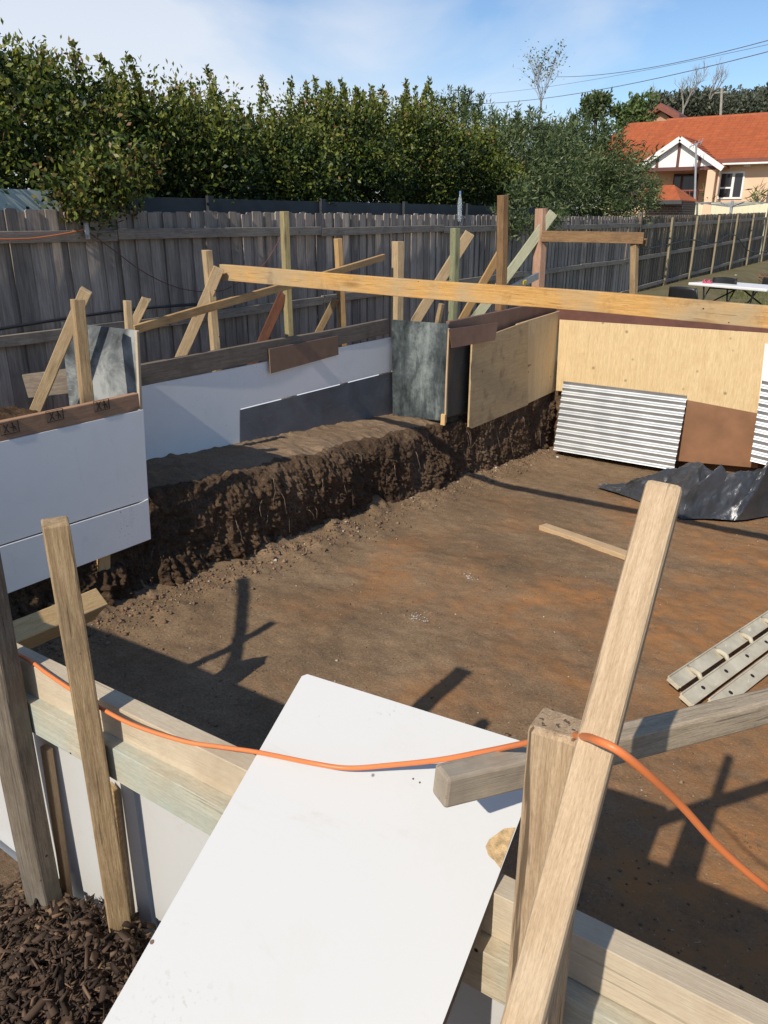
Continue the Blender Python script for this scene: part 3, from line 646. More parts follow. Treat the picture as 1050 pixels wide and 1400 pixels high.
# orange arrowhead mark where the veneer has torn
mb = MB(); mb.prism([at(707, 499, X=-3.8112), at(727, 498, X=-3.8112), at(719, 505, X=-3.8112), at(724, 509, X=-3.8112), at(707, 513, X=-3.8112)], (.0012, 0, 0))
mb.build('torn_veneer', M['redflap'], bpy.data.objects['plain_plywood'])

# ------------------------------------------------------------------ far end
YE = 9.75
timber('far_plank', (-3.86, YE+.02, -1.15), (XR, YE+.02, -1.15), .04, .42, M['redplank'], 'dark red form plank along the far end under the long yellow beam', 'plank')
slab('bright_plywood', [at(765, 437, Y=YE-.03), at(1072, 457, Y=YE-.03), at(1060, 522, Y=YE-.03), at(1032, 571, Y=YE-.03), at(940, 554, Y=YE-.03), at(760, 534, Y=YE-.03)], (0, .018, 0), M['plyfar'], 'bright yellow plywood sheet spanning the far end below the dark red plank', 'plywood sheet')
slab('hardboard', [at(930, 545, Y=YE-.05), at(1040, 566, Y=YE-.05), at(1036, 640, Y=YE-.05), at(925, 630, Y=YE-.05)], (0, .008, 0), M['masonite'], 'brown hardboard between the two corrugated sheets at the far end', 'board')
def corrugated(name, c00, c10, c01, label, n=11, amp=.012):
    """c00 top left, c10 top right, c01 bottom left; the ribs run left to right"""
    c00, c10, c01 = Vector(c00), Vector(c10), Vector(c01); ex = c10-c00; ey = c01-c00; nrm = ex.cross(ey).normalized()
    if nrm.y > 0: nrm = -nrm
    V = []; m = n*10; F = []; nx = 6
    for side in (0, 1):
        for j in range(m+1):
            for i in range(nx+1):
                V.append(c00+ex*(i/nx)+ey*(j/m)+nrm*(amp*math.cos(2*math.pi*j/10)+.012-.0015*side+.001*math.sin(i*1.3+j*.05)))
    k = nx+1; N = (m+1)*k
    for j in range(m):
        for i in range(nx):
            q = (j*k+i, j*k+i+1, (j+1)*k+i+1, (j+1)*k+i); F += [q, tuple(N+x for x in q[::-1])]
    mb = MB(); mb.add(V, F); o = mb.build(name, M['zinc'], smooth=True); tag(o, label, 'roofing sheet', 'corrugated sheets leaning on the far end'); return o
fl0 = atfloor(757, 616); fl0.y = min(fl0.y, YE-.30)
c00 = at(771, 521, Y=YE-.09); c10 = at(940, 541, Y=YE-.09); c01 = at(757, 615, Y=YE-.26)
corrugated('corrugated_sheet', c00, c10, c01, 'corrugated iron sheet leaning at the left of the far end, whole sheet in view')
c00 = at(1042, 520, Y=YE-.10); c10 = c00+Vector((1.2, 0, -.12)); c01 = at(1026, 630, Y=YE-.24)
corrugated('corrugated_sheet', c00, c10, c01, 'corrugated iron sheet cut off by the right edge of the photo')
slab('white_board', [at(1046, 470, Y=YE-.06), at(1100, 478, Y=YE-.06), at(1095, 600, Y=YE-.06), at(1036, 560, Y=YE-.06)], (0, .01, 0), M['wallwhite'], 'white board at the right edge above the second corrugated sheet', 'board')

# the long beam across the pit and the thin rail on the left stakes
bl = at(301, 372.5, X=-4.72); br = at(1050, 432.5, Y=bl.y+.08)
d_ = (br-bl).normalized()
timber('long_beam', bl, br+d_*1.9, .042, wid(20.5, bl), M['yellow'], 'long yellow beam with bark stains spanning the pit from left stakes to right', 'beam', bevel=.004)
timber('thin_rail', at(183, 451, X=-4.62), at(525, 352, X=-4.70), .035, .062, M['thin'], 'thin yellow rail sloping up across the left stakes under the long beam', 'rail')

# ------------------------------------------------------------------ stakes and props behind the left boards
def stake(x0, y0, x1, y1, X, w, mat, label, name='stake', up=(.35,1,0), cat='stake', Y=None, t=None, rag=.002):
    A = at(x0, y0, X=X, Y=Y); B = at(x1, y1, X=X, Y=Y); d = (B-A).normalized(); ln = (A.z-(GZ-.25))/max(.05, -d.z)
    ww = wid(w, A); timber(name, A+d*ln, A, ww, t or ww*.8, mat, label, cat, up=up, bevel=.004, rag=rag)
def prop(x0, y0, x1, y1, X0, X1, w, mat, label, t=.035, rag=.004):
    A = at(x0, y0, X=X0); B = at(x1, y1, X=X1); d = (B-A).normalized(); ln = (A.z-(GZ-.1))/max(.05, -d.z)
    timber('prop', A+d*ln, A, wid(w, A), t, mat, label, 'prop', up=(.8,-.6,.25), rag=rag)
stake(106, 409, 120, 545, -4.02, 19, M['stake'], 'thick stake rising behind the stamped plank, first on the left')
prop(119, 397, 45, 565, -4.15, -4.75, 16, M['pale'], 'pale prop leaning up against the thick stake at far left')
stake(174, 411, 180, 500, -4.45, 11, M['pale'], 'short stake top poking above the galvanised sheet')
prop(200, 407, 178, 452, -4.6, -4.75, 12, M['pale'], 'broken topped prop just right of the short stake by the galvanised sheet', rag=.03)
stake(283, 342, 294, 480, -4.74, 13, M['pale'], 'stake behind the left end of the long yellow beam')
prop(299, 366, 247, 487, -4.64, -5.0, 15, M['pale'], 'pale prop whose top meets the left end of the long beam')
stake(388, 289, 396, 458, -4.76, 11, M['olivepost'], 'tall thin yellow green stake left of centre against the fence')
prop(388, 402, 360, 464, -4.78, -5.0, 13, M['redbrown'], 'dark red brown prop under the long beam beside the tall green stake')
stake(462, 326, 467, 445, -4.78, 10, M['thin'], 'thin stake crossed by the top of the sloping rail')
prop(459, 408, 437, 451, -4.78, -5.0, 9, M['stake'], 'small prop half hidden below the long beam, left of the pale split stake')
stake(544, 330, 543, 437, -4.66, 14, M['pale'], 'pale rough stake right above the left edge of the black panel')
prop(642, 318, 570, 438, -4.05, -4.55, 14, M['pale'], 'light prop leaning behind the black panel, left of the mossy green stake')
stake(604, 415, 599, 440, None, 7, M['stake'], 'tiny stick between the prop and the mossy green stake', 'stick', cat='stick', Y=7.12)
stake(622, 312, 618, 440, -4.0, 11, M['green'], 'mossy green square stake behind the corner of the black panel')
stake(688, 267, 684, 392, -4.02, 12.5, M['brownpost'], 'tallest brown stake, the highest of the row behind the plywood')
prop(690, 334, 633, 437, -4.08, -4.6, 11, M['thin'], 'yellowish prop crossing behind the tallest brown stake')
prop(757, 291, 655, 428, -4.1, -4.8, 13, M['palegreen'], 'pale green prop leaning behind the pink stake')
YH = 9.95
stake(740, 285, 735, 400, None, 14, M['pink'], 'pinkish stake at the left end of the crosswise hurdle rail', Y=YH)
stake(868, 318, 865, 412, None, 9, M['stake'], 'slim stake at the right end of the crosswise hurdle rail', Y=YH)
A = at(741, 323, Y=YH-.05); B = at(880, 326, Y=YH-.05)
timber('hurdle_rail', A, B, .035, wid(14, A), M['brownpost'], 'brown rail nailed between the pinkish stake and the slim stake', 'rail')
A = at(876, 331, Y=YH+.05); timber('rail_offcut', A+Vector((-.05, .06, 0)), A+Vector((.06, .03, 0)), .03, .09, M['brownpost'], 'short offcut behind the slim stake at the rail end', 'offcut')
A = at(302, 417, X=-4.80); timber('nailed_offcut', A, A+Vector((0, .14, .03)), .03, .05, M['pale'], 'small offcut nailed behind the stake under the thin rail', 'offcut')
# spirit level lying behind the far corner
A = at(696, 396, X=-4.0); B = at(729, 380, X=-4.0)
lv = empty('spirit_level', A, 'silver spirit level with yellow vial behind the pink stake', 'spirit level')
mb = MB(); mb.bar(A, B+(B-A)*.2, .03, .085); mb.build('body', M['steel'], lv, bevel=.003)
mb = MB(); p = at(717, 386, X=-3.978); mb.bar(p-(B-A).normalized()*.05, p+(B-A).normalized()*.05, .02, .045); mb.build('vial', M['vial'], lv, bevel=.005)

# ------------------------------------------------------------------ things on the pit floor
A = atfloor(742, 722)+Vector((0, 0, .02)); B = atfloor(868, 768)+Vector((0, 0, .02))
timber('loose_plank', A, B+(B-A)*.12, .10, .045, M['batten'], 'tan plank lying loose on the pit floor pointing at the prop', 'plank')
def ladder():
    # extension ladder sections lying nested on the pit floor, the webs of the rails up
    up = Vector((0, 0, 1)); foot = atfloor(914, 953); top = atfloor(1120, 810); d = top-foot; d.z = -.09*d.y; d.normalize()
    n = d.cross(up).normalized()
    if n.dot(-foot) < 0: n = -n
    L = empty('extension_ladder', foot, 'dull pale alloy extension ladder lying on the pit floor at right', 'ladder')
    t = (up+n*.42).normalized(); w = .086; a = t.cross(d).normalized()
    if a.dot(n) < 0: a = -a
    for k, (off, start, lift) in enumerate([(0, .03, .075), (.118, -.06, .055), (.230, .04, .04)]):
        A = foot+n*off+d*start+up*lift; B = A+d*2.1
        mb = MB(); mb.bar(A, B, w*.90, .024, up=t)
        for sg in (-1, 1): mb.bar(A+t*.014+a*sg*w*.46, B+t*.014+a*sg*w*.46, w*.10, .014, up=t)
        r = mb.build('rail', M['ladderalloy'], L, bevel=.002)
        if k:
            for q in (.20, .50, .80, 1.10, 1.40, 1.70):
                mb = MB(); c = A+d*q+t*.0122; mb.tube([c, c+t*.0015], .013, 14); mb.build('rung_socket', M['dark'], r)
    for q in (.22, .58, .94, 1.30, 1.66):
        c = foot+d*q+up*.075+t*.022; mb = MB()
        mb.tube([c+n*.085+d*-.012-t*.03, c+n*.05, c+n*.005+d*.022, c-n*.03+d*.036-t*.008], [.012, .015, .016, .013], 10); mb.build('rung', M['ladderalloy'], L, smooth=True)
ladder()
def tarp():
    out = [(815, 668), (838, 663), (872, 655), (893, 644), (930, 640), (962, 634), (992, 630), (1015, 640), (1050, 645), (1110, 660), (1150, 700), (1100, 716), (1050, 700), (1010, 713), (975, 709), (930, 712), (905, 698), (880, 690), (845, 684)]
    base = [atfloor(x, y) for x, y in [(815, 668), (842, 676), (880, 690), (905, 699), (930, 712), (975, 712), (1010, 715), (1050, 708), (1110, 716), (1170, 700)]]
    back = [Vector((p.x+.35, p.y+random.uniform(.75, 1.05), p.z-.05)) for p in base]
    back[0] = base[0]+Vector((.05, .12, 0)); back[1] = base[1]+Vector((.18, .42, 0)); back[2] = base[2]+Vector((.22, .72, 0))
    prof = [.02, .10, .34, .50, .55, .58, .58, .54, .48, .34]
    # a coarse net of random facets, like stiff creased plastic, then finely divided
    cu, cv = 27, 10; C = {}
    for i in range(cu+1):
        for j in range(cv+1):
            s = (i+random.uniform(-.3, .3)*(0 < i < cu))/cu*(len(base)-1); k = max(0, min(int(s), len(base)-2)); f = s-k
            t = (j+random.uniform(-.3, .3)*(0 < j < cv))/cv; a = base[k].lerp(base[k+1], f); b = back[k].lerp(back[k+1], f); h = prof[k]*(1-f)+prof[k+1]*f
            e = min(1, t*2.6)*min(1, (1-t)*2.4); p = a.lerp(b, t); z = h*e*random.uniform(.66, 1.08)+(.02 if 0 < j < cv else 0)*random.random()
            C[i, j] = Vector((p.x, p.y, zfloor(p.y)+.014+z))
    V = []; F = []; D_ = 7
    def tri(a, b, c):
        base_ = len(V); idx = {}
        for i in range(D_+1):
            for j in range(D_+1-i):
                p = a+(b-a)*(i/D_)+(c-a)*(j/D_); w = .030*abs(fb(p.x*6, p.y*6, p.z*6, 3))+.010*fb(p.x*22, p.y*22, p.z*22, 2)-.01
                idx[i, j] = len(V); V.append((p.x, p.y, max(p.z+w, zfloor(p.y)+.022)))
        for i in range(D_):
            for j in range(D_-i):
                F.append((idx[i,j], idx[i+1,j], idx[i,j+1]))
                if i+j < D_-1: F.append((idx[i+1,j], idx[i+1,j+1], idx[i,j+1]))
    for i in range(cu):
        for j in range(cv):
            a, b, c, d = C[i,j], C[i+1,j], C[i+1,j+1], C[i,j+1]
            if random.random() < .5: tri(a, b, c); tri(a, c, d)
            else: tri(a, b, d); tri(b, c, d)
    import bmesh
    me = bpy.data.meshes.new('black_tarp'); o0 = Vector((sum(v[0] for v in V)/len(V), sum(v[1] for v in V)/len(V), min(v[2] for v in V)))
    me.from_pydata([Vector(v)-o0 for v in V], [], F); me.materials.append(M['tarp'])
    bm = bmesh.new(); bm.from_mesh(me); bmesh.ops.remove_doubles(bm, verts=bm.verts, dist=.0004); bmesh.ops.recalc_face_normals(bm, faces=bm.faces)
    for f in bm.faces: f.smooth = True
    bm.to_mesh(me); bm.free(); o = bpy.data.objects.new('black_tarp', me); COL.objects.link(o); o.location = o0
    m = o.modifiers.new('edge_split', 'EDGE_SPLIT'); m.split_angle = R(34)
    tag(o, 'crumpled black plastic tarp heaped on the pit floor by the far end', 'tarp')
tarp()
for (x, y, r) in [(762, 627, .035), (571, 846, .03), (637, 790, .028)]:
    p = atfloor(x, y)
    if r > .032:
        o = blob_cloud('pale_clod', np.array([(p.x, p.y, p.z+.02)]), np.array([r]), M['rock'], kind=None); tag(o, 'pale lump of stone by the foot of the corrugated sheet', 'stone')
    else:
        n = 70; q = np.array([(p.x, p.y, p.z+.004)])+RNG.normal(0, 1, (n, 3))*np.array([.045, .04, .0])
        tag(blob_cloud('white_crumbs', q, RNG.lognormal(-5.6, .5, n), M['rock'], flat=.35), 'patch of white crumbs on the pit floor', 'crumbs', kind='stuff')

# ------------------------------------------------------------------ cables
def cable(name, pts, r, mat, label, cat, n=10):
    P = [Vector(p) for p in pts]; path = []
    for i in range(len(P)-1):
        p0, p1, p2, p3 = P[max(i-1, 0)], P[i], P[i+1], P[min(i+2, len(P)-1)]
        for k in range(6):
            t = k/6; path.append(.5*((2*p1)+(p2-p0)*t+(2*p0-5*p1+4*p2-p3)*t*t+(3*p1-p0-3*p2+p3)*t**3))
    path.append(P[-1]); mb = MB(); mb.tube(path, r, n); o = mb.build(name, mat, smooth=True); return tag(o, label, cat)
def sheetp(x, y, lift=.006):
    r = ray(x, y); return r*((-.993+lift-.55*.86)/(r.z-.55*r.y))
def plkt(x, y): return at(x, y, Z=-.994)
cable('power_cable', [at(-20, 878, Y=.86), at(20, 893, Y=.865), at(42, 904, Y=.868), plkt(62, 919), plkt(90, 938), at(131, 964, Y=.835), plkt(180, 990), plkt(250, 1013), at(300, 1021, Z=-.985), at(350, 1028, Z=-.968), at(425, 1043, D=1.42), at(475, 1050, D=1.40), at(535, 1046, D=1.36), at(600, 1039, D=1.30), at(660, 1028, D=1.22), at(718, 1016, D=1.10), at(760, 1006, Y=.83), at(797, 1007, Y=.735), at(815, 1012, Y=.685), at(845, 1026, Y=.675), at(885, 1058, Y=.70), at(930, 1100, Y=.75), at(985, 1160, Y=.80), at(1050, 1215, Y=.86), at(1120, 1260, Y=.94), Vector((.62, .90, -.975)), Vector((1.0, .87, -.992)), Vector((1.65, .872, -.992))], .0046, M['orange'], 'orange power cable lying on the near plank and looping past the split post', 'cable')

# ------------------------------------------------------------------ fences
FX = -5.6
def paling_fence(name, y0, y1, X, ztop, zbot, mat, label, rails, posts, post_side=1, pw=.098, step=.072, px=.05):
    root = empty(name, (X, (y0+y1)/2, GZ), label, 'fence')
    mb = MB(); y = y0; k = 0
    while y < y1:
        w = pw*random.uniform(.85, 1.12); h = ztop(y)+random.uniform(-.018, .012); o = .016 if k % 2 else 0
        x = X-.045+o+random.uniform(-.004, .004); tw = random.uniform(-.004, .006); c = random.uniform(.004, .014)
        a0, a1 = y, min(y+w, y1+w); lean = random.uniform(-.006, .006)
        pts = [(x-tw, a0, zbot), (x+tw, a1, zbot), (x+tw, a1+lean, h-c), (x+tw, a1-.012+lean, h), (x-tw, a0+.012+lean, h), (x-tw, a0+lean, h-c)]
        mb.prism(pts, (-.013, 0, 0)); y += step*random.uniform(.94, 1.06)*(1 if k % 2 else 1.0); k += 1
    mb.build('palings', mat, root)
    for (zr, hh) in rails:
        yy = y0
        while yy < y1-.05:
            e = min(y1, yy+2.7); m2 = MB(); m2.bar((X-.012+.02, yy+.004, ztop(yy)+zr+random.uniform(-.012,.012)), (X-.012+.02, e-.004, ztop(e)+zr+random.uniform(-.012,.012)), .04, hh); m2.build('rail', M['fencerail'], root, bevel=.004); yy = e
    for yp in posts:
        m2 = MB(); xx = X+post_side*(.055 if post_side > 0 else .12); m2.bar((xx, yp, zbot-.1), (xx, yp+random.uniform(-.02, .02), ztop(yp)-.03), .05, .08 if post_side < 0 else px, up=(0,1,0)); m2.build('post', M['fencepost'], root, bevel=.004)
    return root
ft = lambda y: .055-.0025*(y-3)
paling_fence('paling_fence', -1.0, 18.75, FX, ft, GZ-.05, M['paling'], 'long dark weathered paling fence behind the left stakes', [(-.185, .085), (-.92, .085), (-1.62, .085)], [], step=.082, pw=.105)
ft2 = lambda y: .02+.010*(y-19)
p19 = [at(x, 320, X=FX).y for x in (948, 978, 1003, 1025, 1045)]
paling_fence('paling_fence', 18.85, 80, FX, ft2, GZ-.05, M['paling2'], 'browner paling fence with pale posts running away to the right', [(-.22, .09), (-.90, .09), (-1.58, .09)], p19+[21.3, 39, 43, 48, 54, 61, 70], step=.10, pw=.13, px=.10)
timber('end_post', (FX-.02, 18.8, GZ-.2), (FX-.02, 18.8, .10), .10, .10, M['darkpost'], 'dark corner post where the two paling fences meet', 'post', up=(0,1,0))
# dark slat fence standing behind, in the shade of the hedge
SX = -6.05
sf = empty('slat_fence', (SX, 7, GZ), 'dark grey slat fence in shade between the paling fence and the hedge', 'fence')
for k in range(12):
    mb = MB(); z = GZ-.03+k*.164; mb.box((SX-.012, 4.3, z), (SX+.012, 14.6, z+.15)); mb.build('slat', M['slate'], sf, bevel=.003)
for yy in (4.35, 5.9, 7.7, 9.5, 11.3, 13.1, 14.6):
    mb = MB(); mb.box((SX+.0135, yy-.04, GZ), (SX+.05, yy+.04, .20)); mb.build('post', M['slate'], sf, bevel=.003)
# pale green cladding at the far left
SY = at(82, 272, X=-6.0).y; SZ = at(0, 258, X=-6.0).z
sh = empty('garden_shed', (-6.6, 2.6, GZ), 'pale green clad shed wall seen over the left end of the fence', 'shed')
for k in range(9):
    z = SZ-(9-k)*.235
    mb = MB(); mb.add([(-6.0,.5,z),(-6.0,SY,z),(-6.0,SY-.02*(k==8),z+.235),(-6.0,.5,z+.235),(-5.975,.5,z),(-5.975,SY,z),(-5.995,SY-.02*(k==8),z+.235),(-5.995,.5,z+.235)], [(0,1,2,3),(7,6,5,4),(0,4,5,1),(2,6,7,3),(1,5,6,2),(0,3,7,4)])
    mb.build('cladding_board', M['shedgreen'], sh)
mb = MB(); mb.prism([(-6.02,.5,GZ),(-7.6,.5,GZ),(-7.6,.5,SZ-.02),(-6.02,.5,SZ-.02)], (0,SY-.52,0)); mb.build('body', M['shedgreen'], sh)
# cords on the fence
cable('orange_rope', [at(-20, 327, X=FX+.06), at(40, 326, X=FX+.06), at(90, 319, X=FX+.06), at(117, 313, X=FX+.06)], .0045, M['orange'], 'orange cord along the top fence rail at far left', 'cord', 6)
cable('hanging_cord', [at(118, 315, X=FX+.06), at(150, 338, X=FX+.05), at(200, 374, X=FX+.05), at(250, 395, X=FX+.05), at(300, 398, X=FX+.05), at(330, 383, X=FX+.05), at(362, 360, X=FX+.05), at(386, 320, X=FX+.05)], .0042, M['dullred'], 'thin dull red cord drooping across the dark palings', 'cord', 6)
cable('garden_hose', [at(-20, 453, X=FX+.07), at(60, 440, X=FX+.07), at(135, 429, X=FX+.07), at(200, 421, X=FX+.07), at(280, 415, X=FX+.07), at(330, 409, X=FX+.07)], .012, M['blackhose'], 'black hose laid along the middle fence rail at left', 'hose', 8)
cable('fence_cable', [at(880, 341, X=FX+.13), at(905, 336, X=FX+.13), at(946, 328, X=FX+.13), at(975, 333, X=FX+.13), at(1002, 320, X=FX+.13), at(1024, 343, X=FX+.13), at(1048, 344, X=FX+.13)], .016, M['blackhose'], 'dark cable drooping along the browner right hand fence', 'cable', 5)
mb = MB(); p = at(118, 316, X=FX+.06); mb.box((p.x, p.y-.02, p.z-.06), (p.x+.012, p.y+.02, p.z+.06)); tag(mb.build('rail_bracket', M['steel'], bevel=.002), 'small steel bracket on the top fence rail joint', 'bracket')
p = at(628, 303, X=FX-.02)
bt = empty('plastic_bottle', p, 'clear plastic bottle upside down on top of the paling fence', 'bottle')
mb = MB(); r0 = wid(3.2, p)
mb.tube([p+Vector((0,0,z)) for z in (0, .02, .05, .09, .22, .30, .33, .37)], [r0*.6, r0*.9, r0, r0*.95, r0, r0*.8, r0*.42, r0*.40], 14); mb.build('body', M['plastic'], bt, smooth=True)
mb = MB(); mb.tube([p+Vector((0,0,.365)), p+Vector((0,0,.40))], r0*.45, 12); mb.build('cap', plain('blue_cap', (.10,.22,.5), .5), bt)

# ------------------------------------------------------------------ foliage
def leaf_mesh(name, C, size, aspect, mats, midx, parent, bias_up=.35, out=None):
    """one small folded blade per leaf, scattered round centres C"""
    n = len(C); d = RNG.normal(0, 1, (n, 3)); d[:,2] += bias_up
    if out is not None: d += out*.9
    d /= np.linalg.norm(d, axis=1)[:,None]
    a = RNG.normal(0, 1, (n, 3)); s = np.cross(d, a); s /= np.linalg.norm(s, axis=1)[:,None]; up = np.cross(s, d)
    L = (size*RNG.uniform(.6, 1.35, n))[:,None]; Wd = L*aspect
    tip = C+d*L; base = C; mid = C+d*L*.5
    l = mid+s*Wd*.5+up*Wd*.14; r = mid-s*Wd*.5+up*Wd*.14
    V = np.stack([base, r, tip, l], 1).reshape(-1, 3); F = np.arange(n*4).reshape(n, 4)
    return np_mesh(name, V, F, mats, midx, origin=tuple(parent.location), parent=parent)
LAST = {}
def crown_points(cx, cy, cz, rx, ry, rz, n_cl, per, cl_r, hollow=.55, rag=.25):
    C = []; O = []; T = []
    for _ in range(n_cl):
        while True:
            q = RNG.normal(0, 1, 3); q /= np.linalg.norm(q); rad = RNG.uniform(hollow if RNG.uniform() > .25 else .2, 1)**.6
            q = q*rad*(1+np.clip(RNG.normal(0, rag*.4), -.3, .14))
            if q[2] > -1.05: break
        c = np.array([cx, cy, cz])+q*np.array([rx, ry, rz]); k = int(per*RNG.uniform(.4, 1.5)); r = cl_r*RNG.uniform(.6, 1.4)
        g = RNG.normal(0, 1, (k, 3)).clip(-1.7, 1.7); C.append(c+g*np.array([r, r, r*.95])); T.append(.55*g[:,2]+.35*g@q+RNG.normal(0, .55, k)+RNG.normal(-.1, .45)+1.1*(rad-.9)); O.append(np.repeat((q/np.linalg.norm(q))[None], k, 0))  # T scores height and outward place, for the painted clump shading
    LAST['t'] = np.concatenate(T)
    return np.concatenate(C), np.concatenate(O)
def shoots(xs, ys, zs, hs, per):
    C = []
    for x, y, z, h in zip(xs, ys, zs, hs):
        t = RNG.uniform(0, 1, int(per*h/.35)); lean = RNG.normal(0, .10, 2)
        C.append(np.stack([x+lean[0]*t+RNG.normal(0, .020, len(t))*(1.5-t), y+lean[1]*t+RNG.normal(0, .020, len(t))*(1.5-t), z+h*t], 1))
    return np.concatenate(C)
def trunk(parent, base, h, r, mat, limbs=6, spread=.8):
    mb = MB(); b = Vector(base); path = [b+Vector((random.uniform(-.04,.04)*k, random.uniform(-.04,.04)*k, h*k/5)) for k in range(6)]
    mb.tube(path, [r*(1-.14*k) for k in range(6)], 8)
    for i in range(limbs):
        s = random.uniform(.35, .95); p = path[int(s*5)]; a = random.uniform(0, 6.28); q = [p]
        for k in range(4): q.append(q[-1]+Vector((math.cos(a)*spread*.25, math.sin(a)*spread*.25, random.uniform(.08, .3)*h*.3)))
        mb.tube(q, [r*.45*(1-.2*k) for k in range(5)], 5)
    mb.build('trunk', mat, parent, smooth=True)
def hedge_tree(y, x, top, ry, label, n_cl, tips=.10, low=.12, shoots_n=30, extra=None, rx=.95):
    low -= .12
    root = empty('hedge_tree', (x, y, GZ), label, 'tree', 'hedge trees behind the back fence')
    trunk(root, (x, y, GZ), 2.6, .06, M['bark'], 6, .6)
    cz = (top-.35+low)/2; rz = (top-.35-low)/2
    C, O = crown_points(x, y, cz, rx, ry, rz, int(n_cl*.72), 230, .150, .62, .28)
    tt = LAST['t']; k = shoots_n; sy = y+RNG.uniform(-ry*.95, ry*.95, k); sx = x+RNG.normal(0, rx*.35, k)
    sh_ = shoots(sx, sy, np.full(k, top-.52)+RNG.normal(0, .08, k), RNG.uniform(.15, .45, k), 110)
    P = [C, sh_]; OO = [O, np.tile((0,0,.5), (len(sh_), 1))]
    if extra is not None: P.append(extra); OO.append(np.tile((.4,-.2,0), (len(extra), 1)))
    P = np.concatenate(P); OO = np.concatenate(OO)
    nC = len(C); mi = np.zeros(len(P), int); mi[:nC][tt > .28] = 2; mi[:nC][tt > 1.5] = 1  # clump light and shade put into leaf colour: high, outer leaves lighter
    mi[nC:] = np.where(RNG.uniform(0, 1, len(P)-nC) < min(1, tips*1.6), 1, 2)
    if extra is not None: mi[nC+len(sh_):] = RNG.choice([0, 2, 1], len(extra), p=[.36, .38, .26])
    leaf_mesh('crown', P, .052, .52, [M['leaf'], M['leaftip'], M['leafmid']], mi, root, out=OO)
ov = np.concatenate([crown_points(*at(125, 258, X=-5.55), .25, .36, .22, 30, 90, .075)[0], crown_points(*at(165, 235, X=-5.75), .25, .4, .25, 24, 90, .08)[0]])
hedge_tree(3.0, -6.9, .92, 1.0, 'leafy hedge tree at the far left edge above the green shed', 190)
hedge_tree(4.6, -7.0, 1.52, 1.0, 'hedge tree whose reddish young growth spills over the paling fence', 215, tips=.14, extra=ov, low=.05)
hedge_tree(6.2, -7.05, 1.48, 1.0, 'hedge tree with tall upright shoots, third from the left', 210, low=.10)
hedge_tree(7.8, -7.1, 1.36, 1.0, 'hedge tree over the stake left of centre', 200, low=.08)
hedge_tree(9.4, -7.1, 1.76, 1.0, 'hedge tree with bright yellow green shoots at the middle of the hedge', 200, tips=.13, low=.10)
hedge_tree(11.1, -7.1, 1.84, 1.05, 'dark rounded hedge tree next to last on the right', 200, tips=.06, low=.12)
hedge_tree(12.8, -7.0, 1.55, .95, 'dark hedge tree at the right end of the hedge beside the olive bush', 180, tips=.05, low=.2)
def bush(name, x, y, top, rx, ry, label, n_cl, per, low, leaf=.10, asp=.22, mat='olive', extra=None, shoots_n=40, cl_r=.15):
    root = empty(name, (x, y, GZ), label, 'tree'); trunk(root, (x, y, GZ), 2.3, .07, M['bark'], 8, 1.2)
    cz = (top-.2+low)/2; rz = (top-.2-low)/2; C, O = crown_points(x, y, cz, rx, ry, rz, n_cl, per, cl_r, rag=.35)
    k = shoots_n; a = RNG.uniform(0, 6.28, k); rr = RNG.uniform(0, .75, k)
    zs = cz+rz*np.sqrt(1-rr**2)-.25; sh_ = shoots(x+rx*rr*np.cos(a), y+ry*rr*np.sin(a), zs, RNG.uniform(.25, .6, k), 50)
    P = [C, sh_]; OO = [O, np.tile((0,0,.6), (len(sh_), 1))]
    if extra is not None: P.append(extra); OO.append(np.tile((.3,-.3,0), (len(extra), 1)))
    P = np.concatenate(P); OO = np.concatenate(OO)
    leaf_mesh('crown', P, leaf, asp, [M[mat]], None, root, out=OO)
ov2 = np.concatenate([crown_points(*at(710, 285, X=-5.5), .3, .55, .40, 22, 60, .10)[0], crown_points(*at(745, 300, X=-5.45), .25, .5, .22, 14, 60, .09)[0]])
bush('olive_bush', -6.9, 14.9, 1.85, 1.15, 1.6, 'grey green narrow leaved bush hanging over the fence above the pink stake', 260, 75, -.25, extra=ov2)
ov3 = np.concatenate([crown_points(*at(px_, py_, X=-6.9), .6, .9, .45, 26, 70, .14)[0] for px_, py_ in ((772, 262), (800, 235), (835, 262), (870, 268), (760, 225))])
bush('olive_bush', -7.2, 18.7, 2.15, 1.5, 1.9, 'larger grey green narrow leaved bush in front of the orange roofed house', 380, 75, -.7, leaf=.12, extra=ov3)
bush('olive_bush', -9.0, 16.5, 2.45, 1.3, 2.0, 'paler bush rising behind the two narrow leaved bushes', 240, 70, -.8, leaf=.11)
def branches(mb, p, d, L, r, depth, tips, bend=.35):
    path = [p]; q = p.copy(); dd = d.copy()
    for k in range(4):
        dd = (dd+Vector((random.gauss(0, .10), random.gauss(0, .10), random.gauss(.05, .08)))).normalized(); q = q+dd*L/4; path.append(q.copy())
    mb.tube(path, [r*(1-.13*k) for k in range(5)], 4)
    if depth == 0: tips.append(q); return
    for k in range(random.randint(2, 4)):
        i = random.randint(2, 4); nd = (dd+Vector((random.gauss(0, bend), random.gauss(0, bend), random.gauss(.1, bend*.6)))).normalized()
        branches(mb, path[i], nd, L*random.uniform(.55, .8), r*.55, depth-1, tips, bend)
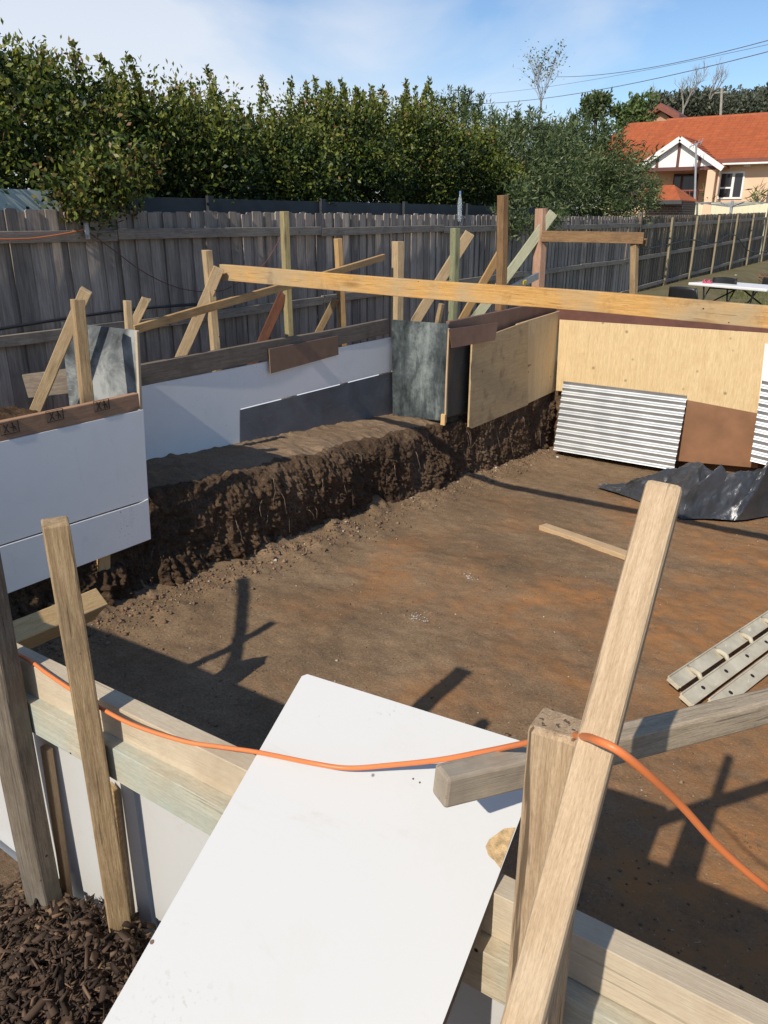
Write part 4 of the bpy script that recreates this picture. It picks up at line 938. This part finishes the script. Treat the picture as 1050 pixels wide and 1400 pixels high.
def bare_tree(px_, py_top, py_base, D, label, depth=4, leaves=0, r=.05, spread=.35, mat='twig', lean=0):
    A = at(px_, py_base, D=D); B = at(px_+lean, py_top, D=D); base = Vector((A.x, A.y, GZ))
    root = empty('bare_tree', base, label, 'tree'); mb = MB(); tips = []
    mb.tube([base, A], [r*1.6, r*1.2], 6); H = (B-A).length
    for k in range(3): branches(mb, A, Vector((random.gauss(0, .16), random.gauss(0, .16), 1)).normalized(), H*.42, r, depth, tips, spread)
    mb.build('trunk', M[mat], root)
    if leaves:
        C = np.array([tuple(t) for t in tips]); C = np.repeat(C, leaves, 0)+RNG.normal(0, .10, (len(C)*leaves, 3))
        leaf_mesh('crown', C, .065, .6, [M['poplar']], None, root)
bare_tree(738, 74, 160, 19.0, 'thin young tree with sparse pale leaves above the grey green bushes', 4, 1, .013, .42)
def far_crown(px_, py, w, h, D, label, mat='fargum', n_cl=70, per=60, leaf=.35):
    c = at(px_, py, D=D); rx = wid(w, c)/2; rz = wid(h, c)/2
    root = empty('distant_tree', (c.x, c.y, GZ), label, 'tree')
    mb = MB(); mb.tube([(c.x, c.y, GZ), (c.x+.2, c.y, c.z-rz*.5), (c.x, c.y, c.z+rz*.4)], [.16, .10, .05], 6); mb.build('trunk', M['bark'], root)
    C, O = crown_points(c.x, c.y, c.z, rx, rx, rz, n_cl, per, rx*.16, hollow=.3, rag=.5); leaf_mesh('crown', C, leaf, .5, [M[mat]], None, root, out=O)
far_crown(812, 146, 38, 36, 45, 'small round tree top poking above the bushes left of the roof', 'olive', 40, 50, .25)
far_crown(866, 162, 56, 50, 48, 'bright green tree top touching the left end of the orange roof', 'farbright', 60, 60, .25)
far_crown(905, 148, 56, 32, 70, 'dark distant tree behind the little gable', n_cl=60, per=60)
far_crown(960, 150, 92, 36, 72, 'broad dark distant tree behind the middle of the orange roof', n_cl=110, per=70)
far_crown(1015, 150, 70, 30, 75, 'low olive distant tree behind the right part of the roof', 'fargum', 60, 60)
far_crown(1046, 140, 50, 40, 78, 'dark distant tree at the right edge of the photo', n_cl=70, per=60)
bare_tree(934, 92, 150, 68, 'bare grey branched tree behind the house, left one', 4, 0, .07, .38)
bare_tree(968, 86, 146, 70, 'bare grey branched tree behind the house, taller right one', 4, 0, .07, .40, lean=6)
bare_tree(892, 122, 158, 66, 'small bare tree by the little gable', 4, 0, .06, .40)

# ------------------------------------------------------------------ the house next door
HY = 36.0
def hp(x, y, dy=0): return at(x, y, Y=HY+dy)
H0 = hp(965, 270)
house = empty('brick_house', (hp(1000, 300).x, HY, GZ), 'salmon rendered house with orange tiled roof and white gable', 'house')
eL, eR = hp(880, 222).x, -10.75; ez = hp(990, 219).z
mb = MB(); wl = hp(966, 250).x
mb.box((wl, HY, GZ), (eR+4.9, HY+7.5, ez+.02)); mb.box((eL-2.2, HY+1.5, GZ), (wl-.002, HY+7.5, ez+.02)); mb.build('wall', M['salmon'], house)
# main roof in stepped courses
def tiled_roof(name, xl0, xr0, y0, z0, xl1, xr1, y1, z1, parent, n=17, step=.055):
    mb = MB()
    for k in range(n):
        a, b = k/n, (k+1)/n
        f = lambda p, q, t: p+(q-p)*t
        A = [(f(xl0,xl1,a), f(y0,y1,a), f(z0,z1,a)+step), (f(xr0,xr1,a), f(y0,y1,a), f(z0,z1,a)+step), (f(xr0,xr1,b), f(y0,y1,b), f(z0,z1,b)+.004), (f(xl0,xl1,b), f(y0,y1,b), f(z0,z1,b)+.004)]
        Bt = [(x, y, z-step-.02) for x, y, z in A]
        mb.add(A+Bt, [(0,1,2,3),(7,6,5,4),(0,4,5,1),(1,5,6,2),(2,6,7,3),(3,7,4,0)])
    return mb.build(name, M['tile'], parent)
rz_ = hp(1000, 159, 3.6).z
rf = tiled_roof('roof', eL-3.2, eR+5, HY-.45, ez, eL-1.9, eR+5, HY+3.7, rz_, house)
mb = MB(); mb.prism([(eL-3.2, HY+8, ez), (eL-1.9, HY+3.75, rz_), (eR+5, HY+3.75, rz_), (eR+5, HY+8, ez)], (0, 0, -.05)); mb.build('roof', M['tile'], house)
mb = MB(); mb.tube([(eL-.4, HY+SY, rz_+.03), (eR+5, HY+SY, rz_+.03)], .11, 8); mb.build('ridge_cap', M['tile'], rf)
mb = MB(); mb.box((wl-.3, HY-.58, ez-.13), (eR+5, HY-.46, ez+.02)); mb.build('gutter', M['gutter'], house)
mb = MB(); mb.box((wl-.3, HY-.57, ez-.20), (eR+5, HY-.02, ez-.135)); mb.build('eave_board', M['trim'], house)
# front gable over the veranda
GY = -1.0
ap = hp(932, 188, GY); lf = hp(880, 233, GY); rt = hp(989, 223, GY); rt = Vector((rt.x, rt.y, lf.z-(0)))
zb_ = (hp(980, 224, GY).z+hp(885, 232, GY).z)/2; hw = (rt.x-lf.x)/2; cxg = ap.x; yb = HY+GY
gl, gr = cxg-hw*.98, cxg+hw*.98
gb = MB(); gb.prism([(gl+.15, yb, zb_), (gr-.15, yb, zb_), (cxg, yb, ap.z-.12)], (0, .08, 0)); gable = gb.build('gable', M['trim'], house)
for fx in (-.55, -.02, .52):
    mb = MB(); x = cxg+hw*fx; zt = zb_+(ap.z-.15-zb_)*(1-abs(fx)); mb.box((x-.055, yb-.03, zb_), (x+.055, yb-.001, zt)); mb.build('gable_batten', M['brownbatten'], gable)
for sgn, e in ((-1, gl), (1, gr)):
    mb = MB(); mb.bar((cxg, yb-.20, ap.z-.06), (e+sgn*.25, yb-.20, zb_-.13), .08, .19, up=(0,0,1)); mb.build('barge_board', M['trim'], gable)
    g2 = MB()
    for k in range(10):
        a, b = k/10, (k+1)/10; X0 = e+sgn*.25; f = lambda t: (X0+(cxg-X0)*t, zb_-.05+(ap.z+.08-zb_+.05)*t)
        (xa, za), (xb, zb2) = f(a), f(b)
        g2.add([(xa, yb-.12, za+.03), (xa, HY+2.5, za+.03), (xb, HY+2.5, zb2+.004), (xb, yb-.12, zb2+.004), (xa, yb-.12, za-.03), (xa, HY+2.5, za-.03), (xb, HY+2.5, zb2-.04), (xb, yb-.12, zb2-.04)], [(0,1,2,3),(7,6,5,4),(0,4,5,1),(1,5,6,2),(2,6,7,3),(3,7,4,0)])
    g2.build('gable_roof', M['tile'], house)
mb = MB(); mb.box((gl+.1, yb-.02, zb_-.14), (gr-.1, yb+.14, zb_-.001)); mb.build('veranda_lintel', M['brownbatten'], house)
pc = hp(971, 250, GY).x
mb = MB(); mb.box((pc-.16, yb-.02, GZ), (pc+.16, yb+.3, zb_-.141)); mb.build('pillar', M['salmon'], house, bevel=.02)
mb = MB(); mb.tube([(pc+.28, yb+.1, zb_-.2), (pc+.26, yb+.12, GZ)], .045, 8); mb.build('downpipe', M['salmon'], house)
# veranda back wall windows and balustrade
for (x0, x1) in ((922, 930), (934, 942), (943, 951)):
    y_ = HY+1.5; A = at(x0, 238, Y=y_); B = at(x1, 270, Y=y_); f = MB(); f.box((A.x, y_-.06, B.z), (B.x, y_-.002, A.z)); w_ = f.build('window', M['brownbatten'], house)
    g = MB(); g.box((A.x+.05, y_-.075, B.z+.05), (B.x-.05, y_-.061, A.z-.05)); g.build('pane', M['pane'], w_)
mb = MB()
for k in range(int((pc-gl-.3)/.17)): mb.bar((gl+.2+k*.17, yb+.1, .25), (gl+.2+k*.17, yb+.1, 1.0), .025, .025)
mb.box((gl+.1, yb+.08, 1.0), (pc, yb+.12, 1.05)); mb.box((gl+.1, yb+.08, .2), (pc, yb+.12, .249)); mb.build('balustrade', M['gutter'], house)
A = hp(985, 235); B = hp(1014, 272)
f = MB(); t_ = .07
f.box((A.x, HY-.05, B.z), (A.x+t_, HY-.001, A.z)); f.box((B.x-t_, HY-.05, B.z), (B.x, HY-.001, A.z)); f.box((A.x+t_, HY-.05, A.z-t_), (B.x-t_, HY-.001, A.z)); f.box((A.x+t_, HY-.05, B.z), (B.x-t_, HY-.001, B.z+t_))
mid = (A.x+B.x)/2+.06; f.box((mid-.05, HY-.048, B.z+t_), (mid+.05, HY-.001, A.z-t_)); f.box((A.x+t_, HY-.046, (A.z+B.z)/2-.12), (mid-.05, HY-.001, (A.z+B.z)/2-.06))
win = f.build('window', M['trim'], house)
g = MB(); g.box((A.x+t_, HY-.02, B.z+t_), (B.x-t_, HY-.002, A.z-t_)); g.build('pane', M['pane'], win)
mb = MB(); p = hp(1022, 224, -.1); mb.box((p.x-.12, HY-.2, p.z-.10), (p.x+.12, HY-.002, p.z+.03)); mb.build('eave_lamp', M['trim'], house)
# little gable far behind
bk = at(903, 160, D=60); sb = empty('neighbour_house', (bk.x, bk.y, GZ), 'brown gabled house peeping over the left end of the orange roof', 'house')
w2 = wid(15, bk); hh = wid(7, bk)
mb = MB(); mb.prism([(bk.x-w2, bk.y, GZ), (bk.x+w2, bk.y, GZ), (bk.x+w2, bk.y, bk.z-hh*.5), (bk.x, bk.y, bk.z+hh), (bk.x-w2, bk.y, bk.z-hh*.5)], (0, 2.4, 0)); mb.build('wall', plain('tan_wall', (.42,.25,.15), .9), sb)
for sg in (-1, 1):
    mb = MB(); mb.prism([(bk.x, bk.y-.5, bk.z+hh+.05), (bk.x+sg*(w2+.7), bk.y-.5, bk.z-hh*.95), (bk.x+sg*(w2+.7), bk.y-.5, bk.z-hh*.95+.45), (bk.x, bk.y-.5, bk.z+hh+.55)], (0, 3, 0)); mb.build('roof', M['gutter'], sb)
# garage with a hipped roof
gy = 31.0; gp = lambda x, y, d=0: at(x, y, Y=gy+d)
ga = empty('brick_garage', (gp(915, 290).x, gy, GZ), 'low brick garage with hipped orange roof behind the fence corner', 'garage')
a = gp(870, 276); b = gp(953, 273); b.x = gp(955, 273, 2.6).x; top = gp(918, 253, 1.3); zz = (a.z+b.z)/2
mb = MB(); mb.box((a.x+.3, gy+.35, GZ), (gp(930, 280).x, gy+2.3, zz)); mb.build('wall', M['brick'], ga)
tiled_roof('roof', a.x, b.x, gy, zz, top.x-.9, top.x+.1, gy+1.3, top.z, ga, 9, .025)
mb = MB(); mb.prism([(b.x, gy, zz+.02), (top.x+.1, gy+1.3, top.z), (b.x, gy+2.6, zz+.02)], (0, 0, -.04)); mb.build('roof', M['tile'], ga)
mb = MB(); mb.box((a.x-.05, gy-.10, zz-.12), (b.x+.05, gy-.002, zz+.02)); mb.build('gutter', M['darkgutter'], ga)
# aerial pole
A = at(950, 272, Y=34.0); B = at(952, 196, Y=34.0)
ae = empty('aerial_mast', (A.x, A.y, GZ), 'thin steel aerial mast in front of the white gable', 'aerial')
mb = MB(); mb.tube([(A.x, A.y, GZ), A, B], .04, 8); mb.build('pole', M['steel'], ae)
mb = MB(); mb.tube([B+Vector((-.25, 0, -.12)), B+Vector((.22, 0, .06))], .018, 5)
for k in range(4): q = B+Vector((-.2+k*.13, 0, -.10+k*.05)); mb.tube([q+Vector((0, -.15, -.14)), q+Vector((0, .15, .14))], .012, 5)
mb.build('antenna', M['steel'], ae)
# cream sheet fence
cf = 35.0; A = at(941, 277, Y=cf); B = at(1130, 273, Y=cf); B.x = -5.75
crf = empty('sheet_fence', ((A.x+B.x)/2, cf, GZ), 'cream ribbed steel fence in front of the salmon house', 'fence')
mb = MB(); x = A.x
while x < B.x: mb.box((x, cf, GZ), (x+.10, cf+.012, A.z-.05)); mb.box((x+.1005, cf+.02, GZ), (x+.1995, cf+.03, A.z-.052)); x += .2
mb.build('sheeting', M['cream'], crf)
mb = MB(); mb.box((A.x, cf-.02, A.z-.0499), (B.x, cf+.05, A.z)); mb.build('rail', M['cream'], crf)
# clothes line
c = at(1000, 285, D=27); cl = empty('clothes_line', (c.x, c.y, GZ), 'grey rotary clothes line showing above the browner fence', 'clothes line')
mb = MB(); mb.tube([(c.x, c.y, GZ), (c.x, c.y, c.z+.25)], .05, 8); mb.build('post', M['steel'], cl)
for k in range(4):
    a_ = k*math.pi/2+.5; mb = MB(); mb.tube([(c.x, c.y, c.z+.05), (c.x+1.25*math.cos(a_), c.y+1.25*math.sin(a_), c.z+.20)], .02, 6); mb.build('arm', M['steel'], cl)
mb = MB()
for q in (.5, .8, 1.2):
    ring = [(c.x+q*math.cos(k*math.pi/2+.5), c.y+q*math.sin(k*math.pi/2+.5), c.z+.05+.12*q) for k in range(5)]
    mb.tube(ring, .008, 4)
mb.build('line_wire', M['steel'], cl)
# small plants by the house wall
for (x, y, lab) in [(1036, 268, 'spiky pot plant against the salmon wall right of the window'), (969, 270, 'small dark plant by the veranda pillar')]:
    p = at(x, y, Y=HY-.6); r_ = empty('pot_plant', (p.x, p.y, GZ), lab, 'plant'); C = np.array([(p.x, p.y, p.z)])+RNG.normal(0, .12, (60, 3)); leaf_mesh('leaves', C, .45, .12, [M['farbright']], None, r_)
    mb = MB(); mb.tube([(p.x, p.y, GZ), (p.x, p.y, p.z)], .05, 6); mb.build('stem', M['bark'], r_)

# ------------------------------------------------------------------ power lines and pole
def line_wire(x0, y0, x1, y1, D0, D1, label, sag=.6, r=.014):
    A = at(x0, y0, D=D0); B = at(x1, y1, D=D1); path = []
    for k in range(17): t = k/16; p = A.lerp(B, t); p.z -= sag*4*t*(1-t); path.append(p)
    mb = MB(); mb.tube(path, r, 4); tag(mb.build('power_line', M['wire']), label, 'power line')
line_wire(640, 142, 1090, 60, 60, 30, 'lowest thick power line crossing the sky at right', .5, .017)
line_wire(760, 105, 1090, 44, 55, 30, 'upper power line over the thin young tree', .4, .016)
line_wire(590, 132, 1090, 52, 70, 30, 'faint middle power line between two others', .5, .009)
line_wire(-20, 62, 130, 90, 30, 45, 'short power line at the far left above the hedge', .1, .014)
A = at(985, 160, D=66); B = at(987, 121, D=66)
pp = empty('power_pole', (A.x, A.y, GZ), 'thin grey power pole among the distant trees', 'power pole'); mb = MB(); mb.tube([(A.x, A.y, GZ), A, B], .11, 8); mb.build('pole', M['twig'], pp)
mb = MB(); mb.bar(B+Vector((-.55, 0, -.3)), B+Vector((.55, 0, -.3)), .09, .09); mb.build('cross_arm', M['twig'], pp)
A = at(1000, 160, D=42); B = at(1060, 154, D=40); mb = MB(); mb.tube([A, B], .025, 4)

# ------------------------------------------------------------------ table and folding chairs on the far yard
tp = at(985, 391, Z=-1.0)
tb = empty('trestle_table', (tp.x, tp.y, GZ), 'white folding trestle table on the worn lawn beyond the far end', 'table')
A = at(941, 386, Z=-1.0); B = at(1048, 395, Z=-1.0); ex = (B-A); ex.z = 0; Lx = ex.length; ex.normalize(); ey = Vector((-ex.y, ex.x, 0))
T0 = A; W_ = .72
mb = MB(); mb.prism([T0, T0+ex*Lx, T0+ex*Lx+ey*W_, T0+ey*W_], (0, 0, -.045)); mb.build('tabletop', M['tabletop'], tb, bevel=.012)
for s_ in (.18, .82):
    for e in (.1, .9):
        p = T0+ex*Lx*s_+ey*W_*e; mb = MB(); mb.tube([p+Vector((0,0,-.045)), Vector((p.x, p.y, GZ))+ex*(.10 if s_ < .5 else -.10)], .014, 6); mb.build('leg', M['chairblack'], tb)
mb = MB()
for s_, sg in ((.18, 1), (.82, -1)):
    p = T0+ex*Lx*s_+ey*W_*.5; mb.tube([p+Vector((0,0,-.30))+ex*sg*-.02, p+ex*sg*.45+Vector((0,0,-.05))], .012, 6)
mb.build('leg_brace', M['chairblack'], tb)
p = T0+ex*.28+ey*.12+Vector((0,0,.0))
pc_ = MB()
for k in range(7): pc_.box((p.x-.07+.02*k, p.y-.04, p.z+.0005+.0), (p.x-.055+.02*k, p.y+.06, p.z+.04+.02*math.sin(k*1.7)))
tag(pc_.build('pink_cloth', M['pinkcloth'], bevel=.004), 'small pink cloth left on the white table', 'cloth')
def chair(loc, rz, label):
    t = empty('folding_chair', (0,0,0), label, 'chair', 'black folding chairs round the table')
    def pt(x, y, z): return Vector((x, y, z))
    mb = MB(); mb.prism([(-.21,-.2,.45),(.21,-.2,.45),(.22,.19,.43),(-.22,.19,.43)], (0,0,-.03)); mb.build('seat', M['chairblack'], t, bevel=.012)
    mb = MB(); V = []
    for j in range(5):
        for i in range(9):
            a = i/8*2-1; z = .66+.19*j/4; V.append((a*.215*(1-.10*(j == 4)), .27+.035*(1-a*a)+.03*j/4, z-(.018*a*a if j == 4 else 0)))
    F = [(j*9+i, j*9+i+1, (j+1)*9+i+1, (j+1)*9+i) for j in range(4) for i in range(8)]; mb.add(V, F)
    o = mb.build('backrest', M['chairblack'], t, smooth=True); m = o.modifiers.new('s', 'SOLIDIFY'); m.thickness = .018
    for s in (-1, 1):
        mb = MB(); mb.tube([pt(s*.225,-.25,0), pt(s*.225,.10,.46), pt(s*.225,.28,.68), pt(s*.20,.31,.84)], .012, 7); mb.build('front_leg', M['chairblack'], t, smooth=True)
        mb = MB(); mb.tube([pt(s*.205,.30,0), pt(s*.205,.02,.45)], .012, 7); mb.build('rear_leg', M['chairblack'], t, smooth=True)
    mb = MB(); mb.tube([pt(-.225,-.17,.12), pt(.225,-.17,.12)], .009, 6); mb.tube([pt(-.205,.25,.09), pt(.205,.25,.09)], .009, 6); mb.build('stretcher', M['chairblack'], t)
    t.location = loc; t.rotation_euler = (0, 0, rz); return t
def on_lawn(x, y): p = at(x, y, Z=GZ); p.z = GZ; return p
ya = math.atan2(ex.y, ex.x)
cz_ = lambda x, y: at(x, y, Z=GZ+.84)
def cp(x, y): q = cz_(x, y); q.z = GZ; return q
chair(cp(951, 391), ya+math.pi+.15, 'black folding chair at the near left end of the white table')
chair(cp(976, 381), ya+.1, 'black folding chair behind the white table with its back showing')
chair(cp(1036, 381), ya-.2, 'black folding chair behind the white table at the right edge')
# grass tufts on the lawn and under the fence
def grass(name, n, fx, label):
    C = np.array([fx() for _ in range(n)]); d = RNG.normal(0, .45, (n, 3)); d[:,2] = 1; d /= np.linalg.norm(d, axis=1)[:,None]
    s = np.cross(d, RNG.normal(0, 1, (n, 3))); s /= np.linalg.norm(s, axis=1)[:,None]; L_ = RNG.uniform(.03, .11, n)[:,None]*(.35 if name == 'bench_weeds' else 1)
    V = np.stack([C-s*.006, C+s*.006, C+d*L_+s*.001, C+d*L_-s*.001], 1).reshape(-1, 3)
    tag(np_mesh(name, V, np.arange(n*4).reshape(n, 4), M['grass']), label, 'grass', kind='stuff')
def lawn_pt():
    while True:
        x, y = random.uniform(-5.4, 4), random.uniform(10.2, 30)
        if fb(x*.9, y*.6, 77, 3) > -.12 or random.random() < .12: return (x, y, GZ+.0+.04*fb(x*.7, y*.7, 9, 3))
grass('lawn_grass', 42000, lawn_pt, 'short dry and green grass on the yard beyond the far end')
def tuft_pt(): y = random.uniform(12, 44); return (FX+.1+abs(random.gauss(0, .35)), y, GZ+random.uniform(0, .10))
grass('fence_grass', 9000, tuft_pt, 'green grass tufts along the foot of the right hand fence')
for (x, y, r) in [(1005, 382, .22)]:
    p = at(x, y, Z=GZ+.12); tag(blob_cloud('white_rock', np.array([(p.x, p.y, p.z-.02)]), np.array([r]), M['rock'], kind=None), 'white rock in the brown earth by the right hand fence', 'rock')
p = at(1040, 378, Z=GZ+.1)
n = 900; q = np.stack([p.x+RNG.normal(0, 1.3, n), p.y+RNG.normal(0, 1.6, n), np.full(n, GZ)], 1); q[:,2] += .14*np.exp(-((q[:,0]-p.x)/1.3)**2-((q[:,1]-p.y)/1.6)**2)
tag(blob_cloud('earth_clods', q, RNG.uniform(.03, .10, n), M['yard']), 'low brown heap of dug earth by the right hand fence', 'earth', kind='stuff')
# few weeds on the bench
def weed_pt(): p = at(550+random.gauss(0, 9), 583+random.gauss(0, 2.0), Z=-2.02); return tuple(p)
grass('bench_weeds', 45, weed_pt, 'little green weeds on the earth bench by the black panel')

# ------------------------------------------------------------------ bark mulch in the near left corner
def mulch():
    n = 30000; x = RNG.uniform(-2.6, .2, n); y = RNG.uniform(-.1, .845, n)
    hump = lambda x, y: .19*np.exp(-((x+1.27)/.33)**2-((y-.68)/.32)**2)-.02*np.clip((-1.45-x)/.4, 0, 1)
    z = GZ-.03+hump(x, y)+RNG.uniform(0, .035, n)
    C = np.stack([x, y, z], 1); L_ = RNG.lognormal(-4.8, .65, n).clip(.004, .07); w = (L_*RNG.uniform(.12, .5, n)).clip(0, .0075); t = w*RNG.uniform(.25, .6, n)
    d = RNG.normal(0, 1, (n, 3)); d[:,2] *= .45; d /= np.linalg.norm(d, axis=1)[:,None]; s = np.cross(d, RNG.normal(0, 1, (n, 3))); s /= np.linalg.norm(s, axis=1)[:,None]; u = np.cross(d, s)
    corners = []
    for a in (-1, 1):
        for (b, c) in ((-1,-1),(1,-1),(1,1),(-1,1)):
            j = RNG.uniform(.45, 1.25, (n, 1)); corners.append(C+d*(a*L_[:,None]*RNG.uniform(.7, 1.1, (n, 1)))+s*(b*w[:,None]*j)+u*(c*t[:,None]*j))
    V = np.stack(corners, 1).reshape(-1, 3); q = np.array([(0,3,2,1),(4,5,6,7),(0,1,5,4),(1,2,6,5),(2,3,7,6),(3,0,4,7)])
    F = (q[None]+np.arange(n)[:,None,None]*8).reshape(-1, 4)
    tag(np_mesh('bark_mulch', V, F, M['chips']), 'dark brown bark mulch heaped round the near stakes', 'mulch', kind='stuff')
    xs = np.linspace(-2.8, .4, 60); ys = np.linspace(-.4, .85, 40)
    grid_obj('mulch_bed', xs, ys, lambda a, b: GZ-.035+float(hump(a, b))+.012*fb(a*9, b*9, 60, 3), M['mulch'])
mulch()
